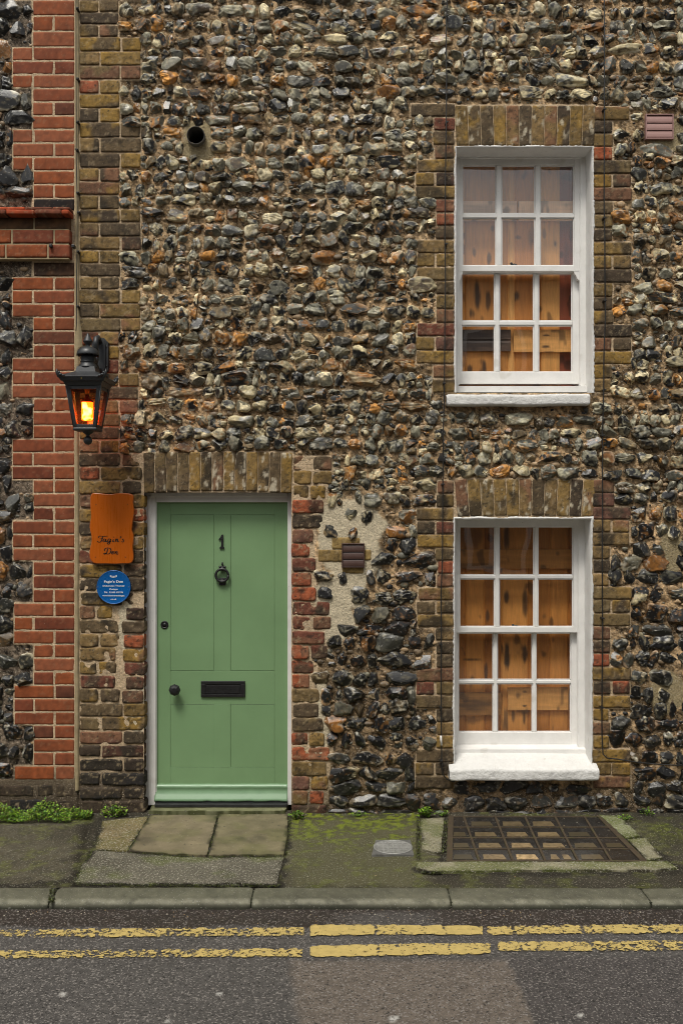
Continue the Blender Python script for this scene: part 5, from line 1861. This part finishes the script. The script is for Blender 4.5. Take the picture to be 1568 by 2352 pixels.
tag(mesh_np('kerb', np.concatenate(kv), kf, M['kerb'], col=np.concatenate(kc)), kind='structure')
b = MB(); b.box(-4.3, 4.3, KERB_OUT + .004, KERB_IN + .001, -.09, -.006, col=(*lin(44, 46, 30), .8))
tag(b.build('kerb_bedding', M['pave']), kind='structure')
# silt strip where kerb meets road
# stone flags, cement patches
G = lambda pts: [gnd(x, y)[:2] for x, y in pts]
slabc = lin(116, 106, 84, k=1.0)
mossf = lambda c: (sst(.44, .60, fbm(c, 8, 3, 71)) * .22)
for (pts, cc, sd) in (([(347, 1876), (499, 1877), (475, 1970), (430, 1968), (296, 1961)], slabc, 1), ([(505, 1875), (661, 1874), (660, 1930), (651, 1968), (480, 1969)], lin(112, 104, 80, k=1.0), 2)):
    tag(slab_obj('paving_slab', G(pts), -.03, .014, 'slab', cc, amp=.005, seed=sd, moss=mossf), kind='structure')
tag(slab_obj('concrete_patch', G([(216, 1958), (292, 1963), (430, 1972), (478, 1974), (650, 1972), (640, 2010), (634, 2035), (500, 2033), (330, 2034), (172, 2028), (190, 1990)]), -.03, .009, 'conc',
             lin(92, 88, 76, k=1.05), amp=.018, seed=7, moss=lambda c: sst(.6, .7, fbm(c, 5, 3, 7)) * .5), kind='structure')
tag(slab_obj('cement_patch', G([(236, 1888), (340, 1878), (338, 1890), (293, 1956), (220, 1955)]), -.03, .008, 'conc', lin(110, 98, 68, k=1.1), amp=.012, seed=9, moss=mossf), kind='structure')

# pavement light: concrete frame, iron grid, glass lenses
pl_ = empty('pavement_light', gnd(1220, 1935), 'grid of amber lit glass blocks set in concrete below the lower window', 'skylight')
mossp = lambda c: (sst(.44, .60, fbm(c, 7, 3, 91)) * .55)
cc = lin(128, 124, 100, k=1.05)
slab_obj('concrete_edge', G([(966, 1885), (1019, 1882), (1012, 1962), (1005, 1963), (968, 1955)]), -.02, .012, 'conc', cc, pl_, .008, 21, moss=mossp)
slab_obj('concrete_edge', G([(956, 1985), (1030, 1984), (1300, 1984), (1482, 1984), (1530, 1982), (1556, 1998), (1500, 2004), (1250, 2003), (990, 2006), (956, 1998)]), -.02, .012, 'conc', cc, pl_, .008, 22, moss=mossp)
slab_obj('concrete_edge', G([(1374, 1876), (1420, 1878), (1470, 1925), (1436, 1930), (1405, 1902)]), -.02, .013, 'conc', lin(120, 124, 90, k=1.1), pl_, .008, 23, moss=mossp)
slab_obj('concrete_edge', G([(1440, 1932), (1482, 1930), (1519, 1974), (1486, 1981)]), -.02, .012, 'conc', cc, pl_, .008, 24, moss=mossp)
for o in list(pl_.children): o.matrix_parent_inverse = Matrix.Translation(-Vector(pl_.location))
d_rows = [5.93, 5.73, 5.545, 5.36, 5.178]
xt = [.690, .77, .968, 1.155, 1.345, 1.530, 1.625]
xb_ = [.592, .757, .942, 1.12, 1.30, 1.482, 1.660]
def XL(i, t): return xt[i] + (xb_[i] - xt[i]) * t
tt = lambda d: (5.93 - d) / (5.93 - 5.178)
b = MB(); zg0, zg1 = -.02, .011
b.slab([(XL(0, 0) - .03, -.055), (XL(6, 0) + .02, -.055), (XL(6, 1) + .03, -.84), (XL(0, 1) - .03, -.84)], -.03, -.004)
fw = .0065
for i in range(7):
    w_ = fw if 0 < i < 6 else .016
    b.slab([(XL(i, 0) - w_, d_rows[0] - D + .012), (XL(i, 0) + w_, d_rows[0] - D + .012), (XL(i, 1) + w_, d_rows[-1] - D - .012), (XL(i, 1) - w_, d_rows[-1] - D - .012)], zg0, zg1)
for d_ in d_rows:
    t = tt(d_); w_ = fw
    b.slab([(XL(0, t) - .01, d_ - D - w_), (XL(6, t) + .01, d_ - D - w_), (XL(6, t) + .01, d_ - D + w_), (XL(0, t) - .01, d_ - D + w_)], zg0, zg1 - .0015)
b.build('iron_grid', mat('rusty_iron', base=lin(70, 58, 42), rough=.8, var=.5, vscale=30, bump=.6, bscale=60, speck=[(30, .58, MOSSD, .5)]), pl_)


def lens_mat(name, col, emit, seed):
    m = mat(name, base=lin(46, 44, 42), rough=.22, var=.4, vscale=18, bump=.35, bscale=35, bdist=.003, spec=.6, coord='Object',
            speck=[(60, .66, (.2, .18, .14), .6)])
    N, L = m.node_tree.nodes, m.node_tree.links
    return m


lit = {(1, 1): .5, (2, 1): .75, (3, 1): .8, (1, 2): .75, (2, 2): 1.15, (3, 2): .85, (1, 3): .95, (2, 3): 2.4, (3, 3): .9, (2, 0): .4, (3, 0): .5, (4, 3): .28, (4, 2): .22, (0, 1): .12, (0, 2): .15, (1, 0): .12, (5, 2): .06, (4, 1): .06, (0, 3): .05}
lens_dark = lens_mat('dark_glass_lens', None, 0, 0)
for j in range(4):
    for i in range(6):
        t0, t1 = tt(d_rows[j]), tt(d_rows[j + 1])
        y1_, y0_ = d_rows[j] - D - fw - .003, d_rows[j + 1] - D + fw + .003
        e_ = .003
        q4 = [(XL(i, t1) + fw + e_, y0_), (XL(i + 1, t1) - fw - e_, y0_), (XL(i + 1, t0) - fw - e_, y1_), (XL(i, t0) + fw + e_, y1_)]
        g = MB(); g.slab(q4, -.018, .006)
        lo = g.build('glass_block', lens_dark, pl_)
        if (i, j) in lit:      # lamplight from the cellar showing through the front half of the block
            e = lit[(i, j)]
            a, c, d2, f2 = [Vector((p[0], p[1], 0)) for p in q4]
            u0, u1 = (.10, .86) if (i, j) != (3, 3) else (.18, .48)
            pts = []
            for (uu, vv) in ((u0, .10), (u1, .10), (u1 - .06, .52), (u0 + .04, .52)):
                p = (a.lerp(c, uu)).lerp(f2.lerp(d2, uu), vv); pts.append((p.x, p.y))
            pts = rag(pts, .004, .008, i * 7 + j)
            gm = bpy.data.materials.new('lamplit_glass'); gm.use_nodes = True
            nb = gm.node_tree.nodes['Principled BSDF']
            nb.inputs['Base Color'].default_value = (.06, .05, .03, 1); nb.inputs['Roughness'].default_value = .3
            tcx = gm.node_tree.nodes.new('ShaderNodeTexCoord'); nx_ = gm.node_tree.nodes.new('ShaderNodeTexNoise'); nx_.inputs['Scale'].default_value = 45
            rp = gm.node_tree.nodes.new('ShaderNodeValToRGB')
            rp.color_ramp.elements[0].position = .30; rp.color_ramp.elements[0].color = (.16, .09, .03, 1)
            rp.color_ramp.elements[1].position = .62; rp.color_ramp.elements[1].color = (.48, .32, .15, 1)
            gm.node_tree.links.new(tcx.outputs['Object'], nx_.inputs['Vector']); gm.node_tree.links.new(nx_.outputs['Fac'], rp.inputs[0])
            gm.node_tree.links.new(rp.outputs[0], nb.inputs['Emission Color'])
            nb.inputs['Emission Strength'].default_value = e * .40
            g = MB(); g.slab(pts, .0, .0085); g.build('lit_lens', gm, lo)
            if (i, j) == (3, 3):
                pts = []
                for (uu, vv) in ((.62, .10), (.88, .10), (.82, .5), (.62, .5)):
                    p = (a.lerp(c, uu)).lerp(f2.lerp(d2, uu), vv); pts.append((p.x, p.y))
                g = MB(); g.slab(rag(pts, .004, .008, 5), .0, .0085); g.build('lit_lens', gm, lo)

# drain cover
dc = empty('drain_cover', gnd(902, 1950), 'small round metal drain cover in a square plate on the mossy pavement', 'drain cover')
b = MB()
b.slab(G([(862, 1933), (942, 1932.5), (950, 1967.5), (853, 1967)]), -.02, .010)
b.build('plate', M['steel'], dc)
cx_, cy_, _ = gnd(902, 1950)
b = MB()
b.lathe((cx_, cy_, .010), [(.112, 0), (.112, .004), (.104, .005), (.102, .001), (.001, .001)], n=40)
for i in range(-3, 4):
    h_ = math.sqrt(max(0, .1 ** 2 - (i * .028) ** 2))
    b.box(cx_ + i * .028 - .004, cx_ + i * .028 + .004, cy_ - h_, cy_ + h_, .011, .0155)
    b.box(cx_ - h_, cx_ + h_, cy_ + i * .028 - .004, cy_ + i * .028 + .004, .0112, .0150)
b.build('lid', mat('worn_lid', base=(.33, .33, .31), rough=.5, metallic=.3, var=.3, vscale=30, bump=.3), dc)


# ------------------------------------------------------------------ yellow lines
def yline(name, top, bot, wear, seed, label=None):
    """top/bot: list of (px,py) polylines of equal x sampling"""
    xs_ = np.arange(top[0][0], top[-1][0] + .1, 6.0)
    ty = np.interp(xs_, [p[0] for p in top], [p[1] for p in top]); by = np.interp(xs_, [p[0] for p in bot], [p[1] for p in bot])
    V, C = [], []
    m_ = 9
    for i, x in enumerate(xs_):
        ja = (vnoise(np.array([x * .01, seed, 1.]), 8, 1) - .5) * 3; jb = (vnoise(np.array([x * .01, seed, 4.]), 8, 1) - .5) * 3
        for j in range(m_):
            py = (ty[i] + ja) + (by[i] + jb - ty[i] - ja) * j / (m_ - 1)
            X, Y, Z = gnd(x, py, RZ)
            wv = wear + (vnoise(np.array([X, seed, Y]), 4.0, 5) - .5) * (.13 if wear > .33 else .06)
            if abs((X * 3.1 + seed) % 1.0 - .5) < .018: wv += .14
            if j in (0, m_ - 1): wv += .05
            if i in (0, len(xs_) - 1): wv += .06
            V.append((X, Y, RZ + .0062)); C.append((1, 1, 1, wv))
    n_ = len(xs_)
    ii = np.arange(n_ * m_).reshape(n_, m_)
    Fc = np.stack([ii[:-1, :-1], ii[:-1, 1:], ii[1:, 1:], ii[1:, :-1]], -1).reshape(-1, 4)
    return tag(mesh_np(name, V, [Fc], M['yellow'], col=C), kind='structure')


yline('road_marking', [(-700, 2141), (0, 2138), (700, 2132)], [(-700, 2160), (0, 2156), (700, 2152)], .49, 1)
yline('road_marking', [(712, 2127), (900, 2127), (1112, 2130)], [(712, 2152), (900, 2149), (1114, 2150)], .40, 2)
yline('road_marking', [(1117, 2131), (1300, 2127), (1568, 2126), (2200, 2122)], [(1120, 2150), (1300, 2147), (1568, 2147), (2200, 2144)], .465, 3)
yline('road_marking', [(-700, 2190), (0, 2186), (700, 2181)], [(-700, 2209), (0, 2204), (700, 2200)], .495, 4)
yline('road_marking', [(712, 2178), (740, 2175), (920, 2170), (1128, 2169)], [(712, 2199), (740, 2201), (920, 2197), (1130, 2193)], .385, 5)
yline('road_marking', [(1142, 2166), (1568, 2163), (2200, 2160)], [(1142, 2187), (1568, 2186), (2200, 2184)], .50, 6)


# ------------------------------------------------------------------ weeds
def leaves(n, spot, size, cols, seed):
    r = np.random.default_rng(seed)
    V, Fc, C = [], [], []
    for i in range(n):
        x, y, z = spot(r)
        s = size * r.uniform(.5, 1.3)
        a, tilt = r.uniform(0, 6.28), r.uniform(-.2, 1.1)
        d = np.array([math.cos(a) * math.cos(tilt), math.sin(a) * math.cos(tilt), math.sin(tilt)])
        u = np.cross(d, [0, 0, 1.]); u /= np.linalg.norm(u) + 1e-6
        nrm = np.cross(u, d)
        p = np.array([x, y, z]); c = cols[r.integers(len(cols))] * r.uniform(.6, 1.35)
        b0 = len(V)
        pts = [p, p + d * s * .4 + u * s * .38 + nrm * s * .06, p + d * s * .85 + u * s * .26, p + d * s, p + d * s * .85 - u * s * .26, p + d * s * .4 - u * s * .38 + nrm * s * .06, p + d * s * .45 - nrm * s * .06]
        V += [tuple(q_) for q_ in pts]; C += [(*c, 1)] * 7
        Fc += [(b0, b0 + 1, b0 + 6), (b0 + 1, b0 + 2, b0 + 6), (b0 + 2, b0 + 3, b0 + 6), (b0 + 3, b0 + 4, b0 + 6), (b0 + 4, b0 + 5, b0 + 6), (b0 + 5, b0, b0 + 6)]
    return V, Fc, C


def stems(x, y, h, n, seed, spread=.05):
    r = np.random.default_rng(seed); b = MB()
    for i in range(n):
        a = r.uniform(0, 6.28); q_ = r.uniform(.3, 1) * spread
        b.tube([(x, y, 0), (x + q_ * .4 * math.cos(a), y + q_ * .4 * math.sin(a) - .01, h * .5), (x + q_ * math.cos(a), min(-.02, y + q_ * math.sin(a) - .01), h * r.uniform(.7, 1.1))], [.0016, .0012, .0006], 5, col=(*lin(88, 120, 40), 1))
    return b


GREEN = A((104, 140, 30), (78, 116, 26), (126, 160, 44), (52, 84, 20), (96, 100, 40), k=1.1)
# big drift of low weeds at the foot of the neighbour
def spotA(r):
    px = r.uniform(-420, 208)
    if px > -5 and r.random() < .0: px = r.uniform(0, 200)
    t = r.random() ** .7
    h = .015 + .085 * vnoise(np.array([px * .02, 0, 0.]), 1.0, 3) * (1.9 if px < 45 else 1.0) * (1 if px < 180 else .5)
    X = (px - 784) * (5.9) / F
    yy = -.03 - .16 * r.random() * (1 if px < 170 else .6)
    return X, yy, .008 + h * t * (1 - max(0, (-yy - .1) / .12) * .8)
V, Fc, C = leaves(9500, spotA, .0125, GREEN, 2)
tag(mesh_np('weeds', V, [np.array(Fc)], M['leaf'], col=C, smooth=False), 'low drift of bright green weeds along the foot of the wall', None, kind='stuff')


def tuft(px, py, n, rad, h, size, label, seed, group=None):
    x, y, _ = gnd(px, py)
    y = min(y, -.03)
    t = empty('weed', (x, y, 0), label, 'weed')
    def sp(r):
        a, q_ = r.uniform(0, 6.28), rad * math.sqrt(r.random())
        return x + q_ * math.cos(a), min(-.012, y + q_ * .5 * math.sin(a)), .008 + h * r.random() * (1 - .5 * q_ / rad)
    V, Fc, C = leaves(n, sp, size, GREEN, seed)
    mesh_np('foliage', V, [np.array(Fc)], M['leaf'], col=C, smooth=False, parent=t)
    stems(x, y, h, 9, seed, rad * .8).build('stem', M['leaf'], t)
    return t


tuft(262, 1876, 150, .085, .075, .018, 'grassy green weed tuft against the rough brick left of the doorstep', 5)
tuft(680, 1882, 90, .05, .06, .017, 'small bright weed growing at the right end of the doorstep', 6)
tuft(820, 1876, 34, .06, .03, .013, 'tiny weed sprig between the doorstep and the glass blocks, under black flints', 7)
tuft(978, 1878, 90, .045, .07, .022, 'broad leaved weed at the top left corner of the glass pavement light', 8)
tuft(1016, 1875, 60, .05, .04, .012, 'fine leaved weed just left of the glass block grid', 9)
tuft(1436, 1884, 40, .06, .03, .013, 'sparse weed right of the glass pavement light concrete edge', 10)
tuft(1478, 1868, 50, .05, .05, .013, 'small weed at the wall foot near the right end of the pavement', 11)

# moss and soil lines in the pavement joints, grit in the gutter
r = np.random.default_rng(77)
V, Fc, C = [], [], []
def pebble(x, y, z, s, c):
    b0 = len(V)
    k3 = r.normal(size=3) * 2
    for v in _V2:
        q_ = 1 + .2 * math.sin(float(v @ k3))
        V.append((x + v[0] * s * q_, y + v[1] * s * q_, z + v[2] * s * q_ * .6)); C.append((*c, .8))
    Fc.extend([(a + b0, b2 + b0, c2 + b0) for a, b2, c2 in _F2])
GC = A((170, 164, 150), (120, 110, 96), (60, 54, 46), (150, 130, 100), (90, 84, 76), k=1.1)
for i in range(520):
    X = r.uniform(-3, 3); Y = KERB_OUT - .02 - abs(r.normal(0, .10))
    pebble(X, Y, RZ + .003, r.uniform(.0015, .0042), GC[r.integers(5)])
for i in range(160):
    X = r.uniform(-3, 3); Y = r.uniform(KERB_IN, -.03)
    pebble(X, Y, .006, r.uniform(.0015, .004), GC[r.integers(5)])
tag(mesh_np('grit', V, [np.array(Fc)], M['conc'], col=C), 'loose grit and small stones along the gutter and pavement', None, kind='stuff')

V, Fc, C = [], [], []
def spotM(lines):
    def f(r_):
        a, c_ = lines[r_.integers(len(lines))]
        t = r_.random()
        x, y, _ = gnd(a[0] + (c_[0] - a[0]) * t + r_.normal(0, 2.8), a[1] + (c_[1] - a[1]) * t + r_.normal(0, 1.5))
        return x, y, .006
    return f
V, Fc, C = leaves(9000, spotM([((501, 1878), (477, 1968)), ((342, 1882), (296, 1958)), ((664, 1880), (652, 1968)), ((296, 1962), (475, 1973)), ((480, 1971), (650, 1971)), ((172, 2034), (420, 2036)), ((420, 2036), (640, 2038)), ((212, 1958), (172, 2030)), ((1024, 1886), (1018, 1966)), ((560, 2037), (640, 2036)), ((122, 2044), (118, 2075)), ((1376, 1880), (1440, 1935)),
                               ((960, 1880), (960, 1975)), ((970, 2006), (1010, 2008))]), .0075, A((60, 66, 22), (44, 44, 20), (80, 92, 26), (36, 30, 18), (30, 26, 16)), 5)
tag(mesh_np('moss', V, [np.array(Fc)], M['leaf'], col=C, smooth=False), 'thin moss filling the joints between paving slabs', None, kind='stuff')

# ------------------------------------------------------------------ house across the street (seen in the window glass, shades the low wall)
op = empty('terraced_house', (0, -8.4, 0), 'flat topped brick terrace across the street, mirrored in the window panes', 'house')
b = MB(); b.box(-9, 9, -13, -8.4, -.05, 5.55, .0); b.box(-9.1, 9.1, -13.1, -8.3, 5.551, 5.68)
b.build('wall', M['plainbrick'], op)
for i in range(-3, 4):
    for z in (1.0, 3.4):
        f = MB(); f.box(i * 2.4 - .5, i * 2.4 + .5, -8.42, -8.36, z, z + 1.4, .01); fo = f.build('window_frame', M['white'], op)
        g = MB(); g.box(i * 2.4 - .42, i * 2.4 - .03, -8.37, -8.352, z + .08, z + 1.32); g.box(i * 2.4 + .03, i * 2.4 + .42, -8.37, -8.352, z + .08, z + 1.32)
        g.build('window_glass', M['slate'], fo)
print('flints', len(stA), len(stB))
